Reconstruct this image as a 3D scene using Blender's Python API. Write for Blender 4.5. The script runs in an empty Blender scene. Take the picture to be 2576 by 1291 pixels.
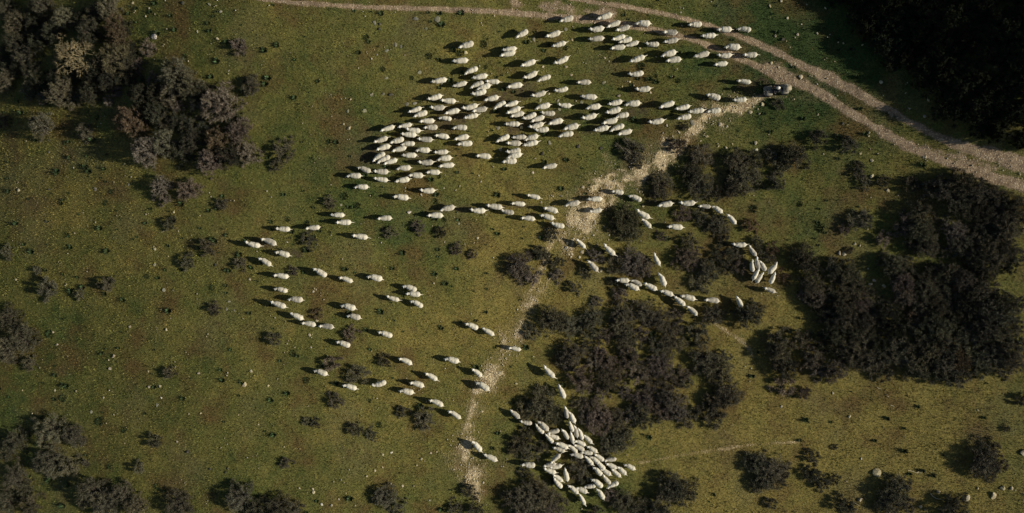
import bpy, bmesh, math, random
import numpy as np
from mathutils import Vector, Matrix

scene = bpy.context.scene
COL = scene.collection
rnd = random.Random(11)
rng = np.random.default_rng(7)

# ------------------------------------------------------------------ camera, sky, sun, exposure
CAM_H, FRAME_W = 60.0, 78.0
cam_d = bpy.data.cameras.new('camera'); cam_d.sensor_width = 36.0
cam_d.lens = 36.0 * CAM_H / FRAME_W
cam_d.clip_start, cam_d.clip_end = 0.5, 6000
cam = bpy.data.objects.new('camera', cam_d); COL.objects.link(cam)
cam.location = (0, 0, CAM_H); cam.rotation_euler = (0, 0, 0)
scene.camera = cam

SUN_EL, SUN_AZ = math.radians(27), math.radians(-5)          # azimuth measured from +X, towards +Y
to_sun = Vector((math.cos(SUN_EL) * math.cos(SUN_AZ), math.cos(SUN_EL) * math.sin(SUN_AZ), math.sin(SUN_EL)))
world = bpy.data.worlds.new('World'); scene.world = world; world.use_nodes = True
wn = world.node_tree.nodes; wn.clear()
sky = wn.new('ShaderNodeTexSky'); sky.sky_type = 'NISHITA'; sky.sun_disc = False
sky.sun_elevation = SUN_EL; sky.sun_rotation = math.pi / 2 - SUN_AZ
bg = wn.new('ShaderNodeBackground'); bg.inputs['Strength'].default_value = 0.05
wo = wn.new('ShaderNodeOutputWorld')
world.node_tree.links.new(sky.outputs[0], bg.inputs[0]); world.node_tree.links.new(bg.outputs[0], wo.inputs[0])
sun_d = bpy.data.lights.new('sun', 'SUN'); sun_d.energy = 5.0; sun_d.angle = math.radians(0.53); sun_d.color = (1.0, 0.91, 0.75)
sun = bpy.data.objects.new('sun', sun_d); COL.objects.link(sun); sun.location = (60, -5, 40)
sun.rotation_euler = to_sun.to_track_quat('Z', 'Y').to_euler()
scene.view_settings.view_transform = 'Standard'; scene.view_settings.look = 'None'
scene.view_settings.gamma = 1.0; scene.view_settings.use_curve_mapping = False
scene.view_settings.exposure = 0.07
# ---------------------------------------------------------------- sheep: (tile, [(nose x, nose y, rump x, rump y[, look])...])
TILES = {'A': (1200, 0, 4.2933), 'B': (1800, 0, 4.2933), 'C': (2400, 0, 4.2933), 'D': (1100, 290, 4.2933),
         'E': (1650, 290, 4.2933), 'F': (2150, 290, 4.2933), 'G': (1100, 580, 4.2933), 'H': (1650, 580, 4.2933),
         'I': (800, 700, 4.2933), 'J': (2100, 600, 4.2933), 'K': (800, 950, 4.2933), 'L': (1000, 1150, 4.2933),
         'M': (1300, 1000, 4.2933), 'N': (1700, 1200, 4.2933), 'P': (1680, 1340, 3.344), 'Q': (1900, 820, 4.2933),
         'R': (2440, 800, 5.379), 'S': (1520, 1400, 5.379), 'T': (2583, 0, 2.242), 'U': (2583, 575, 2.242),
         'V': (2583, 1150, 2.242), 'W': (0, 0, 2.242), 'X': (0, 575, 2.242), 'Y': (0, 1150, 2.242),
         'Z': (860, 1150, 2.242), 'CC': (1720, 400, 2.242), 'DD': (1720, 975, 2.242), 'O': (0, 0, 0.7482)}
FLOCK = [
 ('in the top row beside the wheel track', [('B', 335, 305, 550, 255, 1), ('B', 875, 270, 1120, 210), ('B', 1435, 325, 1665, 350),
   ('B', 2200, 350, 2410, 350), ('C', 45, 415, 265, 430), ('C', 340, 400, 555, 430)]),
 ('in the top bunch just below the track', [('B', 1018, 385, 1230, 315), ('B', 762, 440, 990, 410), ('B', 1148, 445, 1365, 380, 2),
   ('B', 755, 570, 988, 545, 1), ('B', 1092, 575, 1300, 520), ('B', 1192, 605, 1402, 555), ('B', 1300, 665, 1492, 595),
   ('B', 1072, 690, 1300, 675), ('B', 1580, 635, 1797, 640), ('B', 1842, 610, 2065, 570, 2), ('B', 1835, 455, 2055, 475, 3)]),
 ('in the group by the track fork', [('B', 2383, 520, 2606, 510), ('C', 155, 665, 390, 690), ('C', 45, 810, 265, 800),
   ('C', 425, 795, 645, 790), ('C', 0, 925, 208, 915), ('B', 2282, 825, 2507, 760, 1), ('B', 1808, 795, 2038, 755),
   ('B', 1875, 875, 2107, 845), ('C', 340, 1150, 550, 1190)]),
 ('of the loose upper-left group', [('A', 2278, 540, 2470, 440), ('A', 1448, 680, 1685, 620), ('A', 1362, 885, 1600, 860),
   ('A', 2080, 725, 2300, 690), ('A', 2045, 800, 2285, 760), ('A', 2348, 957, 2586, 875), ('B', 130, 535, 368, 460),
   ('B', 228, 665, 440, 610), ('B', 258, 930, 475, 830)]),
 ('of the sparse row beside the gap', [('A', 2390, 1140, 2600, 1045), ('B', 5, 1160, 218, 1095), ('A', 2150, 1255, 2385, 1215),
   ('B', 585, 1185, 800, 1180, 1), ('E', 905, 75, 1120, 30), ('E', 565, 150, 790, 90, 1)]),
 ('down the open gap below the top bunch', [('B', 1352, 890, 1585, 810), ('B', 1332, 1080, 1578, 1050), ('E', 2080, 50, 2312, 35),
   ('E', 1285, 150, 1535, 155)]),
 ("in the knot at the flock's upper left", [('A', 1530, 1055, 1745, 975), ('A', 1650, 1130, 1880, 1080), ('A', 1052, 1190, 1290, 1140),
   ('A', 1367, 1250, 1580, 1185), ('A', 1618, 1250, 1832, 1185), ('A', 1845, 1170, 2060, 1180), ('A', 1710, 1280, 1930, 1230),
   ('D', 2070, 130, 2300, 70), ('D', 2250, 195, 2475, 155)]),
 ('in the bunch above the left wing', [('D', 1425, 195, 1650, 140), ('D', 1620, 205, 1855, 220), ('D', 1155, 380, 1360, 310),
   ('D', 1226, 435, 1445, 375), ('D', 1465, 320, 1690, 310, 2), ('D', 1678, 395, 1905, 340), ('D', 1928, 335, 2170, 280),
   ('D', 2075, 355, 2305, 325, 2), ('D', 1955, 460, 2175, 410), ('D', 1588, 445, 1795, 475), ('D', 1310, 500, 1545, 505)]),
 ("in the dense left wing's upper half", [('D', 1372, 590, 1590, 595, 1), ('D', 748, 645, 970, 585), ('D', 1005, 585, 1220, 555),
   ('D', 1115, 625, 1345, 650), ('D', 1045, 690, 1285, 710), ('D', 1790, 590, 2020, 600), ('D', 655, 815, 870, 740, 1),
   ('D', 885, 815, 1105, 760), ('D', 1043, 830, 1265, 825), ('D', 1285, 760, 1515, 775, 2), ('D', 1535, 705, 1755, 730),
   ('D', 1815, 765, 2040, 715)]),
 ("in the dense left wing's lower half", [('D', 690, 915, 905, 850), ('D', 915, 930, 1140, 885), ('D', 1258, 910, 1480, 930),
   ('D', 1520, 950, 1740, 945), ('D', 1855, 830, 2095, 825), ('D', 630, 1070, 830, 960), ('D', 695, 1095, 905, 1010),
   ('D', 795, 1115, 1010, 1060), ('D', 1060, 1000, 1285, 990), ('D', 1565, 1040, 1790, 1030), ('D', 1288, 1105, 1525, 1100, 2),
   ('D', 1590, 1140, 1830, 1135)]),
 ('in the bottom rows of the left wing', [('D', 980, 1180, 1205, 1180), ('D', 425, 1155, 625, 1240, 1), ('D', 648, 1230, 875, 1240, 1),
   ('D', 1405, 1230, 1620, 1245), ('D', 2128, 990, 2360, 1010), ('G', 262, 40, 490, 55), ('G', 1155, 30, 1380, 50),
   ('G', 650, 85, 870, 120), ('G', 960, 125, 1185, 100)]),
 ('of three stragglers under the left wing', [('G', 372, 200, 590, 215), ('G', 1310, 265, 1545, 265), ('G', 932, 335, 1170, 375)]),
 ('in the upper central knot', [('E', 25, 310, 215, 220), ('E', 185, 285, 395, 220), ('E', 210, 390, 430, 305), ('E', 270, 430, 478, 375),
   ('E', 448, 480, 660, 395), ('E', 562, 500, 775, 440), ('E', 622, 310, 855, 270), ('E', 955, 270, 1165, 285), ('E', 705, 390, 930, 395, 1)]),
 ('right of the central knot', [('E', 818, 545, 1040, 485), ('E', 535, 600, 762, 540), ('E', 622, 640, 845, 620), ('E', 1032, 615, 1265, 570),
   ('E', 960, 715, 1195, 680)]),
 ('in the lower central knot', [('E', 185, 540, 420, 540), ('E', 55, 795, 268, 710), ('E', 292, 735, 510, 725, 1), ('E', 475, 760, 688, 715),
   ('E', 208, 820, 438, 825, 1), ('E', 455, 855, 685, 800), ('E', 205, 965, 435, 925), ('E', 215, 1020, 445, 985),
   ('E', 148, 1085, 375, 1080), ('E', 735, 1170, 955, 1140)]),
 ('in the right-hand bunch of the main flock', [('E', 1360, 305, 1585, 290), ('E', 1682, 260, 1898, 215), ('E', 1925, 250, 2162, 245),
   ('E', 1295, 475, 1525, 420), ('E', 1645, 385, 1885, 325), ('E', 1780, 440, 1998, 400), ('E', 1592, 525, 1828, 490),
   ('E', 1470, 640, 1700, 590), ('E', 1705, 635, 1928, 560), ('E', 1818, 690, 2040, 645)]),
 ('in the file walking ahead of the quad bike', [('F', 275, 295, 513, 235), ('F', 505, 325, 728, 280), ('F', 700, 360, 938, 335),
   ('F', 965, 355, 1183, 340), ('F', 528, 455, 752, 425), ('F', 118, 525, 360, 490), ('F', 965, 100, 1175, 175), ('F', 1350, 195, 1558, 185)]),
 ('in the long file left of the bare path', [('G', 1605, 540, 1835, 505, 1), ('G', 1420, 620, 1665, 620), ('G', 2040, 550, 2280, 560),
   ('G', 2278, 475, 2520, 510), ('H', 125, 550, 335, 590, 2), ('H', 280, 435, 497, 465), ('H', 510, 320, 715, 370),
   ('H', 422, 650, 640, 670), ('H', 702, 600, 912, 670), ('H', 752, 500, 970, 560), ('H', 850, 735, 1065, 785)]),
 ('crossing the rubble of the bare path', [('H', 1055, 465, 1285, 435, 1), ('H', 1375, 390, 1600, 375), ('H', 1408, 565, 1600, 540),
   ('H', 1735, 260, 1915, 295), ('H', 1985, 315, 2180, 405)]),
 ('of those beside the round green bush', [('H', 2080, 545, 2290, 665), ('H', 2172, 655, 2310, 800), ('J', 600, 685, 838, 715)]),
 ('of three climbing left of the path shrubs', [('H', 1225, 950, 1365, 1090), ('H', 1611, 1035, 1785, 1195), ('Q', 320, 235, 465, 405, 1)]),
 ('in the file along the right-hand shrubs', [('J', 460, 390, 690, 365), ('J', 780, 360, 1020, 355), ('J', 1065, 385, 1250, 410, 2),
   ('J', 1270, 380, 1420, 495), ('J', 1490, 500, 1615, 660)]),
 ('in the crush at the right thicket', [('R', 110, 125, 385, 130), ('R', 420, 135, 560, 330, 1), ('R', 480, 390, 500, 620), ('R', 565, 360, 600, 540, 2),
   ('R', 630, 400, 740, 610), ('R', 965, 455, 780, 645), ('R', 920, 620, 820, 835), ('R', 625, 550, 500, 765), ('R', 700, 620, 560, 815),
   ('R', 695, 895, 910, 980, 1), ('R', 215, 1065, 300, 1245)]),
 ('in the diagonal file through the shrubs', [('Q', 720, 520, 925, 540), ('Q', 948, 515, 1115, 605, 2), ('Q', 860, 570, 1060, 670),
   ('Q', 1128, 570, 1320, 670), ('Q', 1365, 665, 1560, 745), ('Q', 1570, 755, 1735, 895), ('Q', 1660, 740, 1880, 810),
   ('Q', 1755, 890, 1915, 1030), ('Q', 2005, 805, 2230, 825, 1), ('Q', 1265, 130, 1360, 315), ('Q', 1360, 410, 1440, 615)]),
 ('in the row below the left shrubs', [('G', 708, 660, 928, 650), ('G', 30, 615, 245, 610), ('G', 108, 720, 345, 720),
   ('G', 345, 910, 585, 945), ('I', 530, 295, 750, 310), ('I', 968, 285, 1190, 280)]),
 ("at the flock's far left tip", [('I', 330, 430, 560, 520, 2), ('I', 95, 495, 325, 555), ('I', 528, 620, 745, 690), ('I', 292, 705, 475, 830),
   ('I', 508, 955, 735, 1000), ('I', 510, 1150, 720, 1205)]),
 ('in the loose middle of the lower meadow', [('I', 1080, 860, 1280, 990), ('I', 1450, 985, 1650, 1070), ('I', 1850, 970, 2080, 1035),
   ('K', 2362, 35, 2580, 115), ('K', 2405, 150, 2630, 180), ('K', 2122, 205, 2320, 265), ('M', 330, 35, 520, 140)]),
 ('in the file by the open brown shrub', [('K', 710, 230, 940, 260, 1), ('K', 465, 275, 695, 360), ('K', 738, 440, 945, 525),
   ('K', 908, 575, 1125, 610), ('K', 1152, 620, 1380, 640, 3), ('K', 1478, 315, 1700, 385), ('K', 1560, 465, 1768, 520, 1)]),
 ('near the grey shrubs of the lower meadow', [('K', 2005, 700, 2225, 780), ('K', 1410, 845, 1620, 925), ('K', 2305, 1085, 2510, 1175),
   ('L', 230, 400, 435, 480), ('L', 635, 610, 850, 680), ('L', 1058, 645, 1285, 580)]),
 ('in the group left of the lower path', [('L', 2108, 225, 2330, 290), ('L', 1830, 445, 2015, 555), ('L', 1605, 575, 1825, 635),
   ('L', 1450, 690, 1670, 740), ('L', 1895, 830, 2110, 920), ('L', 2170, 985, 2350, 1115)]),
 ('of the strays along the lower path', [('M', 1118, 365, 1315, 455), ('M', 1358, 445, 1545, 545), ('M', 1745, 725, 1935, 770),
   ('M', 1220, 1025, 1375, 1145), ('M', 1285, 1210, 1475, 1345), ('S', 345, 430, 520, 640), ('S', 545, 690, 810, 800)]),
 ('of the pair climbing away from the crush', [('N', 530, 130, 710, 315), ('N', 755, 400, 855, 600)]),
 ('squeezing past the dark bush above the crush', [('N', 50, 770, 195, 885, 2), ('N', 195, 945, 375, 970, 1), ('P', 395, 300, 490, 395), ('P', 430, 245, 545, 365, 1),
   ('P', 545, 385, 655, 365, 1), ('P', 530, 405, 665, 455), ('P', 508, 400, 600, 500)]),
 ('in the upper end of the bottom crush', [('P', 700, 335, 770, 460), ('P', 735, 85, 760, 230, 1), ('P', 770, 135, 840, 280), ('P', 775, 260, 820, 370),
   ('P', 845, 300, 870, 440, 1), ('P', 885, 330, 930, 470), ('P', 795, 375, 830, 510), ('P', 935, 410, 1035, 505)]),
 ('in the middle of the bottom crush', [('P', 620, 490, 770, 560), ('P', 590, 550, 735, 595, 1), ('P', 770, 515, 870, 610), ('P', 840, 470, 960, 530),
   ('P', 835, 520, 945, 585), ('P', 975, 530, 1095, 612), ('P', 795, 620, 940, 665), ('P', 905, 605, 1045, 620)]),
 ('in the lower end of the bottom crush', [('P', 955, 650, 1045, 745), ('P', 1065, 630, 1165, 700), ('P', 1030, 660, 1110, 725), ('P', 1180, 700, 1300, 690, 1),
   ('P', 1095, 720, 1165, 790), ('P', 1055, 770, 1145, 870), ('P', 1135, 790, 1245, 865), ('P', 1195, 735, 1310, 790),
   ('P', 1250, 795, 1355, 885), ('P', 1320, 765, 1415, 860), ('P', 1405, 745, 1510, 800)]),
 ('around the lower rim of the sheep-ringed bush', [('P', 1150, 860, 1245, 970), ('P', 1030, 895, 1160, 1000), ('P', 1195, 1005, 1340, 945), ('P', 1095, 1010, 1170, 1140),
   ('P', 940, 1005, 1080, 985), ('P', 850, 1000, 985, 1065), ('P', 765, 970, 880, 1075), ('P', 890, 1075, 960, 1205)]),
 ('left of the sheep-ringed bush', [('P', 590, 900, 700, 1015), ('P', 595, 860, 705, 935), ('P', 725, 785, 765, 935), ('P', 480, 795, 630, 845),
   ('P', 560, 790, 690, 765), ('P', 560, 735, 680, 630, 1), ('P', 505, 765, 600, 745, 2), ('P', 230, 740, 400, 760)]),
]
# ---------------------------------------------------------------- shrubs: tile -> (x, y, r[, look]); look g grey-brown, p pale purplish, v dark green, b brown, k near-black filler for shaded gaps
SHRUBS = {
'O': [(635,220,24),(105,318,34),(215,333,24),(12,305,22),(712,378,28),(695,415,18),(405,470,30,'p'),(415,500,22,'p'),(475,478,30,'p'),(560,515,19),
 (425,562,22),(520,622,25),(470,658,26),(605,664,20),(830,510,19),(980,583,19),(1052,572,21,'p'),(1108,585,18),(1150,628,18,'p'),(1188,640,15,'p'),
 (780,605,24),(738,682,15,'p'),(270,715,24),(200,740,17),(120,725,26),(95,680,12),(20,635,20),(540,778,18),(797,790,20,'b'),(690,852,22),(882,842,24,'p'),
 (425,938,20),(835,915,24,'p'),(898,940,27),(965,908,20),(845,1008,25),(1012,1036,19),(1068,1055,27),(770,1060,14),(792,1065,15),(895,1080,23),
 (937,1094,18),(390,1110,22),(350,1177,17),(720,1165,18),(603,115,22,'p'),(25,800,32),(60,850,38),(20,880,34),(75,915,20),(40,1110,30),(20,1140,24),
 (125,1085,38),(185,1095,30),(130,1162,38),(178,1172,25),(215,1165,12),(40,1200,34),(66,1232,24),(18,1262,30),(80,1268,28),(235,1240,38),(272,1272,36),
 (308,1242,32),(345,1276,30),(450,1270,34),(605,1252,36),(645,1276,28),(700,1276,32),(740,1282,22),(970,1250,30),(1002,1274,22),(1180,1232,20),
 (1145,1277,20),(1197,1282,22),(1590,375,28),(1602,402,20),(1702,365,22,'p'),(1722,318,13),(1958,262,16),(1455,1180,27),(1470,1203,20),(1332,1140,36),
 (1318,1188,40),(1362,1124,26),(1310,1256,38),(1352,1242,40),(1322,1288,28),(1382,1284,30,'p'),(1408,1262,22),(1535,1246,26,'p'),(1570,1265,30),(1612,1278,26),
 (1500,1288,20),(1562,1108,30),(1540,1132,20),(1690,1222,36),(1722,1240,36),(1665,1252,26),(1660,1286,26),(1905,1168,32),(1958,1172,34),(1920,1208,30)],
'W': [(60,60,90),(130,180,110),(40,420,80),(50,600,90),(200,420,90),(250,560,80),(220,690,70),(330,740,60),(330,40,90),(500,150,90),(460,690,110),
 (640,710,70),(830,60,90),(860,180,80,'b'),(900,290,90,'b'),(880,450,120,'v'),(1120,370,65,'p'),(1050,500,60,'p'),(880,690,50,'p'),(820,760,45,'p'),(1330,560,110),
 (1290,690,100),(1160,610,60,'p'),(1430,660,100),(1490,800,70),(1345,810,55,'p'),(1660,780,125,'p'),(990,920,110,'b'),(1110,880,70,'b'),(1250,930,70),(1100,1140,105,'p'),
 (1250,1080,90),(1810,1000,95,'p'),(1640,1070,105,'b'),(1870,1150,90,'p'),(1590,1230,90,'p'),(1885,620,50),(700,700,90,'k'),(760,520,90,'k'),(830,620,90,'k'),(920,570,80,'k'),(560,760,60),(480,440,80,'k'),(950,220,70,'k'),(1000,380,60,'k'),(120,330,100,'k'),(90,520,80,'k'),(170,500,80,'k'),(310,640,80,'k'),(410,620,80,'k'),(530,560,80,'k'),(700,590,90,'k'),(300,300,90,'k'),(280,180,90,'k'),(420,250,90,'k'),(690,250,100,'k'),(620,150,80,'k'),(720,120,80,'k'),(990,460,80,'k'),(1000,600,70,'k'),(1080,720,90,'k'),(1060,830,70,'k'),(1180,850,90,'k'),(1200,720,90,'k'),(1350,900,80,'k'),(1440,960,80,'k'),(1450,1080,90,'k'),(1380,1150,80,'k'),(1540,950,70,'k'),(1520,700,80,'k'),(1750,900,70,'k'),(1740,1180,90,'k')],
'CC': [(1430,290,95),(1350,400,85),(1420,500,100),(1540,560,70),(1700,330,95),(1770,430,125),(1690,520,85),(1820,300,70),(1130,500,95),
 (1100,575,80),(860,760,115,'v'),(890,850,85,'v'),(790,800,65,'v'),(1300,720,80,'p'),(1420,735,80),(1555,800,85),(1595,890,55),(1800,810,62,'b'),(1850,930,65),
 (1885,1010,65),(1130,880,40,'p'),(300,870,60),(200,1010,60),(60,1110,95,'p'),(160,1190,70,'p'),(335,1080,65),(240,1030,60),(345,1180,55,'p'),
 (640,1030,75,'p'),(560,1160,50),(800,1110,75),(900,1080,95,'p'),(985,1120,85,'p'),(770,1240,75),(1330,930,65),(1300,1050,85,'p'),
 (1385,1010,60,'p'),(1350,1110,55,'p'),(1600,1035,75),(1690,1010,55),(1730,1110,60,'p'),(1640,1120,60),(1490,1150,85),(1420,1240,75),(470,1275,55)],
'DD': [(300,230,105),(440,270,90),(160,320,65),(610,200,85),(600,290,75),(830,180,85),(830,270,85),(1000,170,95),(1120,220,95),
 (850,360,85),(900,440,70),(820,40,65,'p'),(640,80,45,'p'),(1250,190,55,'p'),(1520,190,85),(1790,190,100),(1840,120,50),(1410,320,75),(1400,390,50),(1210,400,105),
 (1100,450,75),(1130,560,105,'p'),(880,510,75,'p'),(730,560,85,'p'),(720,670,95),(560,430,55),(450,480,95),(380,510,60),(520,630,80,'p'),(540,720,70,'p'),
 (1100,660,70),(970,650,80,'p'),(860,770,60,'p'),(1460,540,120),(1560,610,100),(1600,500,60),(1320,690,55),(1640,780,95),(1550,840,80),(1500,890,70),
 (1540,960,80),(1200,820,85,'p'),(1250,905,85,'p'),(1310,980,70),(1390,930,60),(980,840,75,'p'),(960,930,75),(1000,985,70),(1110,975,40),(600,880,70,'p'),(510,850,60),
 (650,980,105,'p'),(760,980,85),(560,960,70,'p'),(870,1065,45),(750,1150,85),(720,1215,70),(240,880,120,'v'),(110,900,85,'v'),(320,950,80,'v'),(70,850,50,'v'),
 (110,1090,100),(50,1170,75),(700,360,70,'p'),(980,320,70,'p'),(1240,290,60,'p'),(660,470,60,'p'),(800,640,60,'p'),(930,560,70,'p'),(1190,700,70,'p'),(1040,760,60,'p'),(1160,920,60,'p'),(880,960,60,'p'),(680,780,60,'p'),(420,560,60,'p'),(620,540,60,'p'),(1300,640,60,'p'),(1080,880,60,'p')],
'V': [(30,950,105),(110,980,70,'p'),(60,1060,70),(330,870,60),(320,1000,65),(400,1060,70),(500,1045,45),(560,1230,75),(630,1255,45),(940,1130,100),(1010,1080,75),
 (920,1225,90),(1030,1220,75),(1400,1265,105),(1620,880,115),(1650,950,100),(1700,790,55),(1740,920,70,'p'),(1800,655,30),(505,795,26),(20,1215,50),(1925,440,55),
 (60,80,95),(130,190,85),(120,330,75,'p'),(330,120,85,'p'),(370,220,70,'p'),(500,210,85,'p'),(270,385,55,'p'),(640,100,95),(760,150,95),(870,230,75),(900,100,80),(1020,110,80),
 (1110,190,85),(1220,100,85,'v'),(1210,220,75),(1330,150,85),(1320,260,65),(1440,130,85,'b'),(1410,255,80),(1500,240,70),(1560,120,75),(1680,110,85),(1620,220,70),(1800,100,85),
 (1770,205,70),(1885,170,65),(80,-20,80),(250,-10,80),(420,0,80,'k'),(560,60,80),(680,-10,80),(820,0,80,'k'),(960,10,80),(1100,30,80),(1230,-10,80,'k'),(1380,20,80),(1510,-10,80),(1640,0,80,'k'),(1780,10,80),(1900,20,80)],
'U': [(250,650,85),(310,720,85),(330,850,85),(350,950,85,'p'),(270,930,65,'p'),(120,800,55,'b'),(480,720,75),(570,750,95),(650,800,70),(540,850,80),(630,900,80),(480,950,70),
 (740,900,65),(560,1020,95),(700,1000,85,'p'),(800,1000,70),(460,1100,85),(580,1120,95),(700,1130,85),(820,1100,70),(500,1220,85),(640,1230,85),(760,1240,70),(920,700,85),
 (960,770,75),(880,660,55),(1040,690,60),(1000,850,85,'p'),(1030,950,85,'p'),(1100,800,70),(1200,780,75),(1180,900,85),(1260,850,70),(1310,920,70),(1150,1000,85),(1260,1020,85),
 (1380,1000,75),(1100,1080,70,'b'),(1220,1120,85),(1300,1190,85),(1420,1180,75),(1180,1225,80),(1080,1180,60),(1380,780,85),(1470,830,85,'p'),(1450,890,60,'b'),
 (1130,300,85),(1185,350,80),(1050,390,75,'p'),(1000,450,65),(1130,450,95),(1200,500,85),(1180,580,85),(1100,560,60),(690,370,75),(745,345,45),(580,435,50,'p'),
 (870,510,65,'p'),(610,600,30),(860,80,50),(730,90,55),(690,20,50),(1080,90,60),(1130,110,35),(1320,130,105),(1440,90,100),(1420,210,105),(1540,180,95),(1610,110,70),
 (1700,200,85),(1480,290,85),(1600,290,85),(1720,330,95),(1830,260,95),(1800,420,105),(1890,370,70),(1400,450,85,'p'),(1450,540,95),(1370,590,70),(1340,380,50),(1580,480,85),
 (1650,560,95),(1560,650,95),(1700,660,85),(1790,580,85),(1870,640,70),(1640,760,85),(1580,900,85),(1680,900,70),(1760,990,85),(1650,1050,95),(1770,1100,90),
 (1640,1180,95),(1850,1150,75),(1890,1010,60),(1750,1220,80),(1550,1080,70),(1510,1230,70),(50,80,75),(40,600,60,'b'),(20,660,50),(380,1000,80,'k'),(900,1060,90,'k'),(960,1150,80,'k'),(1300,760,80,'k'),(1340,860,70,'k'),(1420,1060,80,'k'),(1500,1000,90,'k'),(1560,780,80,'k'),(1660,440,80,'k'),(1780,480,80,'k'),(1820,720,70,'k'),(950,1210,80,'k'),(860,1180,70,'k'),(1460,1130,80,'k'),(1340,1100,70,'k')],
'T': [(70,800,45),(380,1040,70),(610,1090,65),(590,1040,40),(170,1150,85),(230,1190,80),(120,1235,70),(20,1160,50),(690,1250,40)],
}
DARK_POLY = [(440,0),(560,80),(650,200),(780,340),(930,480),(1080,560),(1230,700),(1330,880),(1480,960),(1720,1000),(1950,1090),(2020,1090),(2020,-60),(440,-60)]  # tile T
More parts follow.
